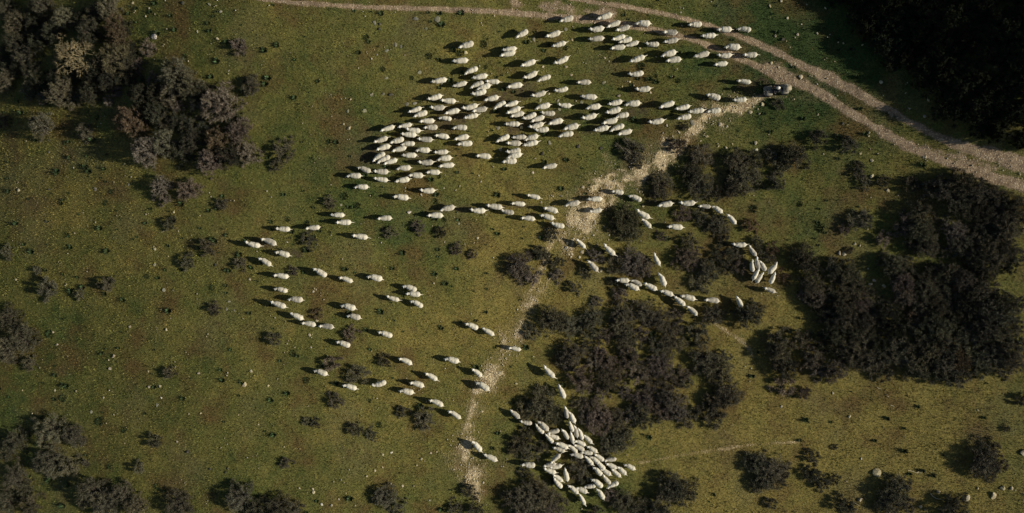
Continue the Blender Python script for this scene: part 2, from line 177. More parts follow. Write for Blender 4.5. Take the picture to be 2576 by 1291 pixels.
# ---------------------------------------------------------------- rocks: tile -> (x, y, r[, look]); look k = dark, l = lichen-grey, w = pale
ROCKS = {
'W': [(1000,25,14),(1125,65,8),(1100,125,9),(1163,275,27,'w'),(1258,220,8),(1640,295,14),(1665,90,12,'l'),(1580,35,12,'l'),(1378,25,13,'k'),(1490,240,10),(1590,330,6),
 (370,1150,8,'l'),(940,1238,9),(555,1265,9),(1725,535,8,'l')],
'X': [(140,148,13),(720,138,16,'l'),(372,140,10,'k'),(350,382,9,'k'),(860,85,6),(970,105,10,'l'),(1100,328,7),(1312,310,13),(1508,338,6),(1170,588,11),(1270,645,8),(1168,708,13,'l'),
 (1257,847,6),(1237,898,13,'l'),(1625,708,10,'k'),(1883,818,10),(1285,1112,9),(1255,1198,11),(980,1173,10),(403,1217,13),(1707,1042,13,'l'),(1765,1052,11,'l'),(1728,985,10,'l'),(1215,1047,7),(120,820,10)],
'Y': [(430,22,15),(860,105,14),(830,203,12),(1117,222,11),(1497,236,13),(1893,222,13),(1845,322,20),(1208,333,13),(1125,338,11),(1215,420,11,'w'),(1185,475,14,'l'),(688,528,14,'l'),
 (1422,540,13),(1513,538,9),(1795,550,7),(575,372,11),(415,365,10),(780,420,10),(860,550,7),(1337,752,11),(1417,828,14,'k'),(1585,958,10,'k'),(1718,955,9,'k'),(1702,983,8,'k'),(170,365,8)],
'Z': [(95,330,10),(1838,232,11),(1815,345,8),(1662,375,8),(1708,523,9),(20,623,10),(213,790,8),(1023,833,11,'w'),(958,850,10),(1318,838,11),(1248,882,11),(1215,930,9),(955,945,9),(897,972,10),
 (835,1013,13),(430,1110,12),(330,1104,10),(498,1225,12,'w'),(570,1230,14),(437,1133,13),(680,1140,8),(1020,1068,8),(1105,1085,9),(1190,1085,11),(625,1185,9),(750,1233,7),(1310,1195,9),
 (1645,1035,12),(1715,1062,10),(1675,1140,13,'k'),(1600,830,12),(1363,830,8)],
'A': [(845,275,36,'l'),(1162,283,44,'l'),(255,335,30,'l'),(330,350,20,'k'),(325,420,24,'k'),(560,650,28,'l'),(632,675,22,'l'),(430,735,28,'l'),(288,795,14),(215,855,20),(425,1130,24,'l'),
 (905,1050,26,'l'),(1225,1210,24,'l'),(1570,765,32),(1000,415,26,'l'),(2555,570,30,'l')],
'B': [(440,425,24,'l'),(525,578,20),(1005,840,28),(445,965,24),(110,970,24),(515,1085,24),(990,1195,28,'l'),(1365,1185,18),(1255,1255,18),(1510,700,18),(2100,180,13),(2540,30,15)],
'C': [(975,10,28),(812,90,24),(1340,68,14),(1065,265,24),(1265,355,14),(1610,120,22),(1488,485,20),(1210,498,20),(1172,545,15),(888,520,24),(995,572,30,'k'),(1048,597,10),
 (1100,685,13),(830,915,26),(1105,940,20),(935,975,22),(1165,920,18),(1795,610,18),(1870,628,18),(2145,650,18),(1740,890,14),(2425,1190,24),(1258,1110,36),(145,1195,12)],
'D': [(340,190,18),(640,130,28,'l'),(810,115,25,'l'),(920,125,28,'k'),(540,360,28,'l'),(300,360,26,'l'),(240,550,18),(310,610,28),(335,590,17),(1150,260,28,'l'),(1265,250,28,'l'),(2470,605,28,'l'),
 (2500,915,28,'l')],
'E': [(715,205,24,'l'),(835,115,22),(970,215,24,'l'),(990,335,28,'l'),(1310,235,26,'l'),(105,600,26,'l'),(440,600,24),(850,820,30,'l'),(1262,870,28,'k'),(1588,897,28,'k'),(745,975,26,'k'),
 (140,915,25,'l'),(2305,97,18),(2540,570,26),(1850,140,28),(605,1250,18),(2500,1150,38)],
'F': [(570,670,26),(970,725,28),(928,712,14),(1160,550,34),(1255,585,24),(1135,870,22),(1252,890,22),(1600,378,28),(1730,395,26),(1220,372,26),(1352,345,24),(1680,920,32,'w'),(1670,820,34),
 (1340,835,14),(1865,700,12),(760,530,42,'l'),(1775,260,28),(1190,115,20),(565,1160,14),(880,790,18)],
'H': [(1330,215,28),(1015,340,22,'l'),(725,430,18),(1485,905,22),(1345,940,16),(1490,640,16),(1098,1015,38),(1090,1090,38),(1170,1180,24),(1155,1220,20),(1320,1150,34),(1285,1225,22),
 (1985,475,14),(2035,410,24,'k'),(2200,485,18),(2165,985,14),(2515,720,14),(1710,905,18),(1700,975,16),(1640,785,14),(705,940,18)],
'G': [(1185,575,36,'w'),(1355,325,22),(1685,228,12),(1700,38,14),(1915,200,14),(1855,255,16),(1900,740,22,'l'),(1690,1005,18),(2175,950,20),(2120,1018,16),(1985,1035,14),(200,470,20,'l'),
 (55,180,14),(2190,50,18),(2220,135,16)],
'I': [(712,490,18),(175,1030,18),(1088,1205,18),(1130,1178,18),(1105,1165,15)],
'K': [(1030,760,22),(1075,750,11),(1060,797,11),(820,940,13),(1058,938,16),(190,1275,24),(1140,550,22)],
'M': [(1498,872,13),(1675,825,18),(1635,1088,25),(1522,1078,12),(1868,1245,22),(2120,857,12),(2010,550,15)],
'Q': [(510,385,36)],
'T': [(850,620,14),(1205,755,13),(1065,820,10),(1178,880,12),(758,1000,14),(755,1028,9),(562,932,13,'k'),(375,865,9),(1182,1183,17),(780,1210,13),(770,1125,8),(825,1158,7),(693,1160,9),(417,1163,8),(1035,703,8),(1225,660,8)],
'U': [(780,40,15),(900,148,12),(650,550,9),(690,562,9),(535,622,13),(570,628,12),(750,738,9),(770,855,13),(798,825,13),(870,868,12),(1275,518,9),(1450,420,9),(875,1235,15),(907,1078,13,'k')],
'V': [(812,985,24),(1278,1130,17),(690,1190,15),(1502,1178,22),(1698,1160,23),(1765,1100,17),(1835,1104,11),(1578,1103,9),(1918,835,20),(1145,1243,9),(1182,1268,10),(700,882,8),(612,560,11),(95,488,10),(487,385,9),(1580,515,6)],
}
TUFTS = {'A': [(135,540,45),(375,1000,40),(790,1130,34),(1860,975,34),(1040,810,50),(1480,770,50),(1830,640,55)], 'B': [(1740,1100,30),(2060,1170,38),(1530,960,60),(440,690,40)],
 'G': [(1690,690,38),(430,480,50),(250,340,55),(1560,420,45),(1610,60,40)], 'X': [(1110,795,18),(1600,880,22),(380,1230,30),(850,160,22),(800,245,20)], 'I': [(1000,215,40),(720,160,40)],
 'Y': [(760,600,35),(945,665,25),(480,425,30),(1190,1090,25),(830,940,24)], 'Z': [(860,445,16),(930,625,22),(280,85,25),(385,290,26)], 'F': [(460,395,36)], 'J': [(1860,440,60),(1460,60,40)],
 'W': [(1400,440,24),(740,890,24),(500,1080,20),(1700,1010,20)], 'U': [(390,430,35),(240,250,22)], 'T': [(900,850,20),(960,870,18)]}
# ------------------------------------------------------------------ terrain
def sstep(a, b, x):
    t = np.clip((x - a) / (b - a), 0, 1); return t * t * (3 - 2 * t)
def _hash(ix, iy, s):
    n = (ix * 374761393 + iy * 668265263 + s * 974711) & 0xffffffff
    n = ((n ^ (n >> 13)) * 1274126177) & 0xffffffff
    return ((n ^ (n >> 16)) & 0xffff) / 65535.0
def vnoise(x, y, s=0):
    x = np.asarray(x, float); y = np.asarray(y, float)
    fx, fy = np.floor(x), np.floor(y); ix, iy = fx.astype(np.int64), fy.astype(np.int64)
    u, v = x - fx, y - fy; u = u * u * (3 - 2 * u); v = v * v * (3 - 2 * v)
    a, b, c, d = _hash(ix, iy, s), _hash(ix + 1, iy, s), _hash(ix, iy + 1, s), _hash(ix + 1, iy + 1, s)
    return (a + (b - a) * u) * (1 - v) + (c + (d - c) * u) * v
def fbm(x, y, s=0, o=3):
    t, a, n = 0, 0.5, 0
    for i in range(o):
        t = t + a * vnoise(x * 2**i + 17.3 * i, y * 2**i - 9.1 * i, s + i); n += a; a *= .5
    return t / n
_xs = np.linspace(-3200, 3200, 64001)
_sr = .40 * sstep(9, 34, _xs) * (1 - sstep(60, 110, _xs))          # slopes shaped to darken both sides by turning from the low sun
_sl = .26 * sstep(-8, -34, _xs) * (1 - sstep(-60, -110, _xs))
_hr = np.cumsum(_sr) * .1; _hr -= np.interp(0, _xs, _hr)
_hl = np.cumsum(_sl) * .1; _hl -= np.interp(0, _xs, _hl)
_hc = np.where(np.abs(_xs) < 40, -.05 * _xs, -.05 * 40 * np.sign(_xs))
def terrain(x, y):
    x = np.asarray(x, float); y = np.asarray(y, float)
    wr = .32 + .68 * sstep(0, 16, y)
    h = np.interp(x, _xs, _hr) * wr + np.interp(x, _xs, _hl) * (.88 + .45 * sstep(0, 16, y)) + np.interp(x, _xs, _hc)
    return h + .55 * (fbm(x / 15, y / 15, 3, 2) - .5) + .22 * (fbm(x / 4.2, y / 4.2, 9, 2) - .5)
K = FRAME_W / 3443.0
def at(px, py, lift=0.0):
    """point of the ground (raised by lift) that the photograph shows at source pixel px, py -> x, y"""
    X, Y = (px - 1721.5) * K, (863 - py) * K
    z = 0.0
    for _ in range(7):
        f = (CAM_H - z) / CAM_H
        z = float(terrain(X * f, Y * f)) + lift
    f = (CAM_H - z) / CAM_H
    return X * f, Y * f
def ov(p): return at(p[0] * 1.3366, p[1] * 1.3366)
def src(tile, x, y):
    ox, oy, s = TILES[tile]; return ox + x / s, oy + y / s
def normal_at(x, y):
    e = .3
    return Vector((-(terrain(x + e, y) - terrain(x - e, y)) / (2 * e), -(terrain(x, y + e) - terrain(x, y - e)) / (2 * e), 1)).normalized()

# paths: (overview x, y, half width m)
PATH = [[(1915, 247, .35), (1860, 262, .55), (1800, 284, .8), (1750, 312, .9), (1715, 345, .6), (1690, 378, .75), (1650, 405, .9), (1600, 432, 1.0), (1550, 462, 1.15), (1505, 496, 1.2),
         (1470, 535, 1.3), (1440, 565, 1.25), (1412, 592, 1.0), (1425, 625, .5)],
        [(1395, 690, .2), (1350, 745, .35), (1325, 785, .5), (1305, 830, .75), (1285, 862, .85), (1268, 895, .5), (1243, 930, .8), (1218, 955, .85), (1200, 985, .75), (1190, 1010, .65),
         (1180, 1050, .4), (1178, 1090, .5), (1172, 1120, .6), (1175, 1160, 1.0), (1190, 1195, .9), (1195, 1230, .6), (1205, 1260, .3)]]
TRACK = [[(600, -8, .35), (740, 8, .35), (900, 18, .4), (1060, 22, .42), (1200, 27, .42), (1330, 36, .5), (1430, 46, .55), (1550, 58, .5), (1650, 77, .45), (1740, 100, .45), (1830, 133, .45),
          (1900, 165, .5), (1960, 195, .7), (2010, 212, .7), (2060, 232, .6), (2110, 265, .6), (2180, 310, .55), (2260, 355, .6), (2350, 398, .65), (2450, 432, .75), (2600, 476, .8)],
         [(1430, -4, .3), (1520, 10, .3), (1600, 22, .3), (1700, 42, .33), (1790, 66, .35), (1850, 88, .45), (1910, 112, .5), (1970, 140, .55), (2030, 170, .6), (2080, 192, .75), (2140, 225, .7),
          (2200, 258, .6), (2270, 298, .5), (2340, 335, .5), (2400, 362, .7), (2480, 386, .9), (2600, 425, 1.1)]]
DUST = [[(1930, 165, .6), (1985, 190, 1.0), (2020, 200, .8)], [(1300, 12, .6), (1420, 22, .9), (1530, 35, .7)], [(2330, 372, .4), (2420, 402, .6), (2600, 455, .8)], [(1915, 247, .3), (1960, 218, .6)]]
FAINT = [[(1610, 1165, .16), (1700, 1148, .2), (1800, 1132, .2), (1900, 1118, .16), (2010, 1112, .1)], [(1920, 246, .2), (2000, 244, .2), (2060, 258, .12)], [(1780, 800, .2), (1880, 870, .3), (1895, 900, .15)],
         [(1385, 615, .4), (1340, 720, .5), (1320, 770, .6)]]
TRODDEN = [[(920, 400, 1.0), (1080, 330, 1.2), (1240, 260, 1.2), (1330, 230, .8)], [(960, 350, .8), (1100, 410, 1.2)], [(1280, 330, .8), (1400, 290, .8)], [(1480, 330, .6), (1620, 270, .6)],
           [(1800, 275, .5), (1880, 220, .7), (1930, 205, .8)], [(1100, 530, .35), (1300, 520, .35), (1430, 520, .4)], [(640, 610, .3), (760, 640, .3)], [(1440, 1130, 1.2), (1520, 1190, 1.0), (1430, 1210, .8)]]
def to_m(lines): return [[ov(p) + (p[2],) for p in l] for l in lines]
PATH, TRACK, DUST, FAINT, TRODDEN = map(to_m, (PATH, TRACK, DUST, FAINT, TRODDEN))
TRACK = [[(x, y, w * (.58 if x < 6 else .68)) for x, y, w in l] for l in TRACK]
PATH[0] = [(x, y, w * 1.2) for x, y, w in PATH[0]]; PATH[1] = [(x, y, w * 1.08) for x, y, w in PATH[1]]
def patchy(x, y): return sstep(.30, .55, fbm(x / 1.3, y / 1.3, 91, 3))
def line_mask(lines, x, y, rag=.5, s=0, soft=.55, edge=1.05):
    """0..1 how far inside a ragged-edged strip of varying width"""
    best = np.full(x.shape, 1e9)
    for l in lines:
        for (x0, y0, w0), (x1, y1, w1) in zip(l, l[1:]):
            m = (x > min(x0, x1) - 4) & (x < max(x0, x1) + 4) & (y > min(y0, y1) - 4) & (y < max(y0, y1) + 4)
            if not m.any(): continue
            px, py = x[m] - x0, y[m] - y0; dx, dy = x1 - x0, y1 - y0
            t = np.clip((px * dx + py * dy) / (dx * dx + dy * dy), 0, 1)
            d = np.hypot(px - t * dx, py - t * dy) / (w0 + (w1 - w0) * t)
            best[m] = np.minimum(best[m], d)
    n = fbm(x / .9, y / .9, 31 + s, 3) - .5
    n = n + .45 * (fbm(x / .33, y / .33, 37 + s, 2) - .5)
    return sstep(edge, edge - soft, best + rag * 2 * n)
def soil_mask(x, y):
    return np.maximum.reduce([line_mask(PATH, x, y, .8, 0, .9) * (.45 + .55 * patchy(x, y)), line_mask(TRACK, x, y, .35, 5, .5), line_mask(DUST, x, y, .8, 8, 1.0) * .8, line_mask(FAINT, x, y, .8, 12, 1.0) * .55])
# where the sward is dry and golden (overview x, y, radius m, amount)
DRY = [(2250, 1130, 11, .7), (1900, 1180, 8, .6), (1620, 800, 8, .35), (1500, 300, 9, .15), (1000, 430, 8, .2), (1850, 820, 6, .5), (2150, 560, 8, .3), (1100, 760, 10, .35), (1280, 740, 6, .4), (820, 120, 6, .2),
       (1780, 350, 6, .35), (150, 520, 10, .1), (2200, 1250, 9, .5), (300, 700, 10, .15), (1050, 180, 6, .3), (1260, 600, 6, .3)]
GREEN = [(850, 260, 5, .6), (1010, 480, 5, .5), (1600, 360, 4, .6), (1900, 130, 7, .5), (2050, 60, 8, .7), (2000, 300, 5, .4), (870, 440, 4, .5), (1130, 640, 4, .3), (480, 100, 6, .5), (150, 800, 8, .4), (2030, 570, 3, .5), (1600, 480, 4, .4)]
DRY = [ov(p) + (p[2], p[3]) for p in DRY]; GREEN = [ov(p) + (p[2], p[3]) for p in GREEN]
def dryness(x, y):
    v = .49 + .10 * sstep(-2, -22, x)
    for a, b, r, k in DRY: v = v + .55 * k * np.exp(-((x - a)**2 + (y - b)**2) / (r * r))
    for a, b, r, k in GREEN: v = v - .6 * k * np.exp(-((x - a)**2 + (y - b)**2) / (r * r))
    return np.clip(v + .42 * (fbm(x / 7, y / 7, 51, 3) - .5) + .5 * (fbm(x / 2.6, y / 2.6, 57, 3) - .5), 0, 1)

# ------------------------------------------------------------------ materials
class NT:
    def __init__(s, name):
        s.m = bpy.data.materials.new(name); s.m.use_nodes = True; s.t = s.m.node_tree; s.t.nodes.clear()
        s.out = s.n('ShaderNodeOutputMaterial'); s.b = s.n('ShaderNodeBsdfPrincipled'); s.t.links.new(s.b.outputs[0], s.out.inputs[0])
        s.b.inputs['Roughness'].default_value = .9; s.b.inputs['Specular IOR Level'].default_value = .12
    def n(s, t): return s.t.nodes.new(t)
    def set(s, sock, v):
        if hasattr(v, 'links') or isinstance(v, bpy.types.NodeSocket): s.t.links.new(v, sock)
        elif isinstance(v, tuple) and len(v) == 3 and sock.type == 'RGBA': sock.default_value = (*v, 1)
        else: sock.default_value = v
    def attr(s, name, kind='GEOMETRY', out='Fac'):
        a = s.n('ShaderNodeAttribute'); a.attribute_name = name; a.attribute_type = kind; return a.outputs[out]
    def pos(s): return s.n('ShaderNodeNewGeometry').outputs['Position']
    def objpos(s): return s.n('ShaderNodeTexCoord').outputs['Object']
    def noise(s, vec, scale, det=3, rough=.55, out='Fac'):
        t = s.n('ShaderNodeTexNoise'); s.set(t.inputs['Vector'], vec); t.inputs['Scale'].default_value = scale
        t.inputs['Detail'].default_value = det; t.inputs['Roughness'].default_value = rough; return t.outputs[out]
    def voro(s, vec, scale, out='Distance', feat='F1'):
        t = s.n('ShaderNodeTexVoronoi'); t.feature = feat; s.set(t.inputs['Vector'], vec); t.inputs['Scale'].default_value = scale; return t.outputs[out]
    def ramp(s, fac, *stops):
        r = s.n('ShaderNodeValToRGB'); s.set(r.inputs[0], fac); e = r.color_ramp.elements
        while len(e) < len(stops): e.new(.5)
        for el, (p, c) in zip(e, stops):
            el.position = p; el.color = (*c, 1) if isinstance(c, tuple) else (c, c, c, 1)
        return r.outputs[0]
    def mix(s, fac, a, b, mode='MIX'):
        m = s.n('ShaderNodeMix'); m.data_type = 'RGBA'; m.blend_type = mode
        s.set(m.inputs[0], fac); s.set(m.inputs[6], a); s.set(m.inputs[7], b); return m.outputs[2]
    def math(s, op, a, b=0.0, c=None, clamp=False):
        m = s.n('ShaderNodeMath'); m.operation = op; m.use_clamp = clamp; s.set(m.inputs[0], a); s.set(m.inputs[1], b)
        if c is not None: s.set(m.inputs[2], c)
        return m.outputs[0]
    def bump(s, h, strength=.5, dist=.05):
        b = s.n('ShaderNodeBump'); s.set(b.inputs['Height'], h); b.inputs['Strength'].default_value = strength; b.inputs['Distance'].default_value = dist
        s.t.links.new(b.outputs[0], s.b.inputs['Normal'])
    def color(s, c): s.set(s.b.inputs['Base Color'], c); return s.m

def sward(nt):
    """colour of the pasture at a place: green, olive, dry straw and brown patches"""
    p = nt.pos(); dry = nt.attr('dry')
    d = nt.math('ADD', dry, nt.math('MULTIPLY', nt.math('SUBTRACT', nt.noise(p, 1.0, 5, .7), .5), 1.25), clamp=True)
    base = nt.ramp(d, (.05, (.042, .068, .020)), (.36, (.092, .104, .029)), (.70, (.142, .134, .038)), (.99, (.200, .166, .048)))
    brown = nt.ramp(nt.noise(p, .33, 4, .6), (.50, 0.0), (.66, .85))
    base = nt.mix(brown, base, (.115, .080, .030))
    grey = nt.ramp(nt.noise(p, .21, 3), (.52, 0.0), (.75, .5))
    return nt.mix(grey, base, (.130, .118, .058)), p

def ground_material():
    nt = NT('pasture_ground'); c, p = sward(nt)
    g = nt.noise(p, 6, 5, .8); g2 = nt.noise(p, 26, 2, .6)
    k = nt.math('ADD', nt.math('MULTIPLY', g, .9), nt.math('MULTIPLY', g2, .7))
    c = nt.mix(1, c, nt.ramp(k, (.55, .30), (.8, .92), (1.05, 1.65)), 'MULTIPLY')
    tr = nt.math('MULTIPLY', nt.attr('trodden'), nt.ramp(nt.noise(p, 2.2, 4, .7), (.35, .25), (.65, 1.0)))
    c = nt.mix(nt.math('MULTIPLY', tr, .9), c, (.078, .056, .038))
    nt.bump(k, .9, .06)
    return nt.color(c)

def soil_material(name, pale, dark, stone, stone_amt):
    nt = NT(name); c, p = sward(nt)
    g = nt.noise(p, 10, 5, .75); g2 = nt.noise(p, 30, 3, .7); k = nt.math('ADD', nt.math('MULTIPLY', g, .9), nt.math('MULTIPLY', g2, .7))
    c = nt.mix(1, c, nt.ramp(k, (.55, .30), (.8, .92), (1.05, 1.65)), 'MULTIPLY')
    soil = nt.mix(nt.ramp(nt.noise(p, 1.6, 5, .7), (.35, 0.0), (.68, 1.0)), dark, pale)
    v = nt.voro(p, 9, 'Color'); sep = nt.n('ShaderNodeSeparateColor'); nt.set(sep.inputs[0], v)
    gap = nt.ramp(nt.voro(p, 9, 'Distance'), (.30, 1.0), (.58, 0.0))
    st = nt.math('MULTIPLY', nt.math('LESS_THAN', sep.outputs[0], stone_amt), gap)
    soil = nt.mix(nt.math('MULTIPLY', st, .75), soil, stone)
    soil = nt.mix(1, soil, nt.ramp(k, (.55, .35), (.8, .95), (1.05, 1.55)), 'MULTIPLY')
    m = nt.math('ADD', nt.attr('soil'), nt.math('MULTIPLY', nt.math('SUBTRACT', nt.noise(p, 5, 5, .8), .5), 1.35))
    earth = nt.mix(1, nt.mix(.35, c, dark), nt.ramp(k, (.5, .6), (1.05, 1.4)), 'MULTIPLY')
    c = nt.mix(nt.ramp(m, (.10, 0.0), (.36, 1.0)), c, earth)
    m = nt.ramp(m, (.36, 0.0), (.74, 1.0))
    nt.bump(nt.math('ADD', k, nt.math('MULTIPLY', st, .6)), .9, .05)
    return nt.color(nt.mix(m, c, soil))

def grass_material():
    nt = NT('grass_blades'); c, p = sward(nt)
    t = nt.attr('tint')
    c = nt.mix(1, c, nt.ramp(t, (0, .28), (.5, .95), (.85, 1.8), (1, 2.8)), 'MULTIPLY')
    c = nt.mix(nt.math('GREATER_THAN', t, .96), c, (.30, .26, .13))
    tr = nt.attr('trodden')
    c = nt.mix(nt.math('MULTIPLY', tr, .7), c, (.075, .056, .036))
    return nt.color(c)

def twig_material(name, leafy=False):
    nt = NT(name); oi = nt.n('ShaderNodeObjectInfo').outputs['Color']
    p = nt.objpos()
    c = nt.mix(1, oi, nt.ramp(nt.attr('tint'), (0, .22), (.55, .85), (1, 2.8)), 'MULTIPLY')  # bright end of the tint raised to paint sunlit twig highlights
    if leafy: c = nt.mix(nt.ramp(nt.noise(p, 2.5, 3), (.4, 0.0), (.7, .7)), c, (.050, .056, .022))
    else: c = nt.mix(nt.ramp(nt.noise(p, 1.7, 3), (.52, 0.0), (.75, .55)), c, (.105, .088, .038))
    return nt.color(c)

def fleece_material():
    nt = NT('sheep_fleece'); p = nt.objpos(); oi = nt.n('ShaderNodeObjectInfo'); sep = nt.n('ShaderNodeSeparateColor'); nt.set(sep.inputs[0], oi.outputs['Color'])
    wool = nt.mix(sep.outputs[2], (.69, .655, .525), (.57, .515, .40))
    wool = nt.mix(1, wool, nt.ramp(nt.noise(p, 7, 4, .7), (.3, .78), (.7, 1.08)), 'MULTIPLY')
    dirt = nt.math('MULTIPLY', nt.attr('back'), nt.math('MULTIPLY', sep.outputs[1], nt.ramp(nt.noise(p, 5, 4, .7), (.3, .45), (.6, 1.0))))
    wool = nt.mix(dirt, wool, (.20, .19, .165))
    face = nt.mix(nt.attr('muzzle'), (.80, .76, .64), (.38, .33, .27))
    c = nt.mix(nt.attr('face'), wool, face)
    c = nt.mix(nt.attr('leg'), c, (.40, .35, .26))
    w = nt.n('ShaderNodeTexWave'); nt.set(w.inputs['Vector'], p); w.inputs['Scale'].default_value = 3.2; w.inputs['Distortion'].default_value = 4; w.inputs['Detail'].default_value = 3
    nt.bump(nt.math('ADD', nt.math('MULTIPLY', w.outputs['Fac'], .35), nt.noise(p, 22, 4, .7)), .5, .025)
    nt.b.inputs['Sheen Weight'].default_value = .15
    return nt.color(c)

def rock_material():
    nt = NT('weathered_stone'); p = nt.objpos(); oi = nt.n('ShaderNodeObjectInfo').outputs['Color']
    w = nt.pos()
    c = nt.mix(1, oi, nt.ramp(nt.noise(w, 9, 5, .7), (.3, .55), (.7, 1.25)), 'MULTIPLY')
    lich = nt.ramp(nt.voro(w, 14, 'Distance'), (.15, .55), (.35, 0.0))
    c = nt.mix(lich, c, (.28, .29, .20))
    nt.bump(nt.noise(w, 18, 5, .7), .7, .04)
    return nt.color(c)

def plain(name, col, rough=.6, spec=.3, metal=0.0, var=.25, scale=9):
    nt = NT(name); p = nt.objpos()
    c = nt.mix(1, col, nt.ramp(nt.noise(p, scale, 4, .7), (.3, 1 - var), (.7, 1 + var)), 'MULTIPLY')
    nt.b.inputs['Roughness'].default_value = rough; nt.b.inputs['Specular IOR Level'].default_value = spec; nt.b.inputs['Metallic'].default_value = metal
    return nt.color(c)

MAT = dict(ground=ground_material(), path=soil_material('path_rubble', (.60, .49, .295), (.215, .158, .092), (.80, .69, .45), .6),
           track=soil_material('track_dirt', (.385, .295, .195), (.180, .130, .084), (.52, .42, .285), .3), grass=grass_material(),
           twig=twig_material('thorny_twigs'), leaf=twig_material('evergreen_leaves', True), bark=plain('grey_bark', (.085, .072, .058), .9, .1),
           fleece=fleece_material(), rock=rock_material(), dead=plain('bleached_wood', (.25, .205, .115), .85, .1, 0, .35), stick=plain('bare_stick', (.50, .44, .28), .85, .1))

# ------------------------------------------------------------------ mesh helpers
def mesh_np(name, verts, faces_flat, n, mat, attrs=None, smooth=False):
    """mesh out of numpy arrays; every face has n corners"""
    me = bpy.data.meshes.new(name); nf = len(faces_flat) // n
    me.vertices.add(len(verts)); me.vertices.foreach_set('co', np.asarray(verts, np.float32).ravel())
    me.loops.add(len(faces_flat)); me.loops.foreach_set('vertex_index', np.asarray(faces_flat, np.int32))
    me.polygons.add(nf); me.polygons.foreach_set('loop_start', np.arange(0, nf * n, n, dtype=np.int32))
    if smooth: me.polygons.foreach_set('use_smooth', np.ones(nf, bool))
    for k, v in (attrs or {}).items():
        a = me.attributes.new(k, 'FLOAT', 'POINT'); a.data.foreach_set('value', np.asarray(v, np.float32))
    me.update(calc_edges=True); me.materials.append(mat); me.validate()
    return me
def link(name, data, parent=None, **props):
    o = bpy.data.objects.new(name, data); COL.objects.link(o)
    if parent: o.parent = parent
    for k, v in props.items(): o[k] = v
    return o

# ------------------------------------------------------------------ ground
def axis(lo, hi, step):
    core = np.arange(lo, hi + step / 2, step); far, d, a = [], step, hi
    while a < 3000: d *= 1.35; a += d; far.append(a)
    far = np.array(far); return np.concatenate([lo - (far[::-1] - hi), core, far])
gx, gy = axis(-50, 50, .2), axis(-27, 27, .2)
X, Y = np.meshgrid(gx, gy); fx, fy = X.ravel(), Y.ravel()
nx, ny = len(gx), len(gy)
ii = (np.arange(ny - 1)[:, None] * nx + np.arange(nx - 1)[None, :]).ravel()
quads = np.stack([ii, ii + 1, ii + nx + 1, ii + nx], 1).ravel()
inside = (np.abs(fx) < 52) & (np.abs(fy) < 30)
tro = np.zeros(fx.shape); tro[inside] = line_mask(TRODDEN, fx[inside], fy[inside], .8, 21, 1.0)
ground = link('ground', mesh_np('ground', np.stack([fx, fy, terrain(fx, fy)], 1), quads, 4, MAT['ground'], {'dry': dryness(fx, fy), 'trodden': tro}, True), kind='structure')

# bare strips lie as thin skins on the ground, cut to their ragged outline
CELL = .11
sx, sy = np.arange(-48, 48, CELL), np.arange(-26, 26, CELL)
SX, SY = np.meshgrid(sx, sy); ax, ay = SX.ravel(), SY.ravel()
def strip(name, lines, mat, raise_by, lo=.06):
    m = np.zeros(ax.shape)
    for ls, rag, soft, amt, s, pt, ed in lines: m = np.maximum(m, line_mask(ls, ax, ay, rag, s, soft, ed) * amt * ((1 - pt) + pt * patchy(ax, ay)))
    g = m.reshape(SX.shape); keep = (np.maximum.reduce([g[:-1, :-1], g[1:, :-1], g[:-1, 1:], g[1:, 1:]]) > lo)
    r, c = np.nonzero(keep); n = len(sx); i0 = r * n + c
    q = np.stack([i0, i0 + 1, i0 + n + 1, i0 + n], 1)
    used, inv = np.unique(q.ravel(), return_inverse=True)
    x, y = ax[used], ay[used]
    mu = np.clip(m[used] * 1.6, 0, 1); z = terrain(x, y) + .004 + (raise_by - .004) * mu * mu + .05 * m[used] * (fbm(x / .25, y / .25, 77, 2) - .5)
    return link(name, mesh_np(name, np.stack([x, y, z], 1), inv, 4, mat, {'soil': m[used], 'dry': dryness(x, y)}, True), kind='structure')
strip('wheel_track', [(TRACK, .38, .6, 1, 5, .15, 1.05), (DUST, .8, 1.0, .75, 8, .7, 1.05), (TRACK, .8, 1.0, .26, 5, .4, 1.6)], MAT['track'], .030)
strip('bare_path', [(PATH[:1], .95, 1.15, 1, 0, .55, 1.05), (PATH[1:], 1.1, 1.25, .74, 0, .75, 1.1), (FAINT, .8, 1.0, .52, 12, .5, 1.1), (PATH, 1.0, 1.5, .36, 0, .3, 1.9)], MAT['path'], .042)

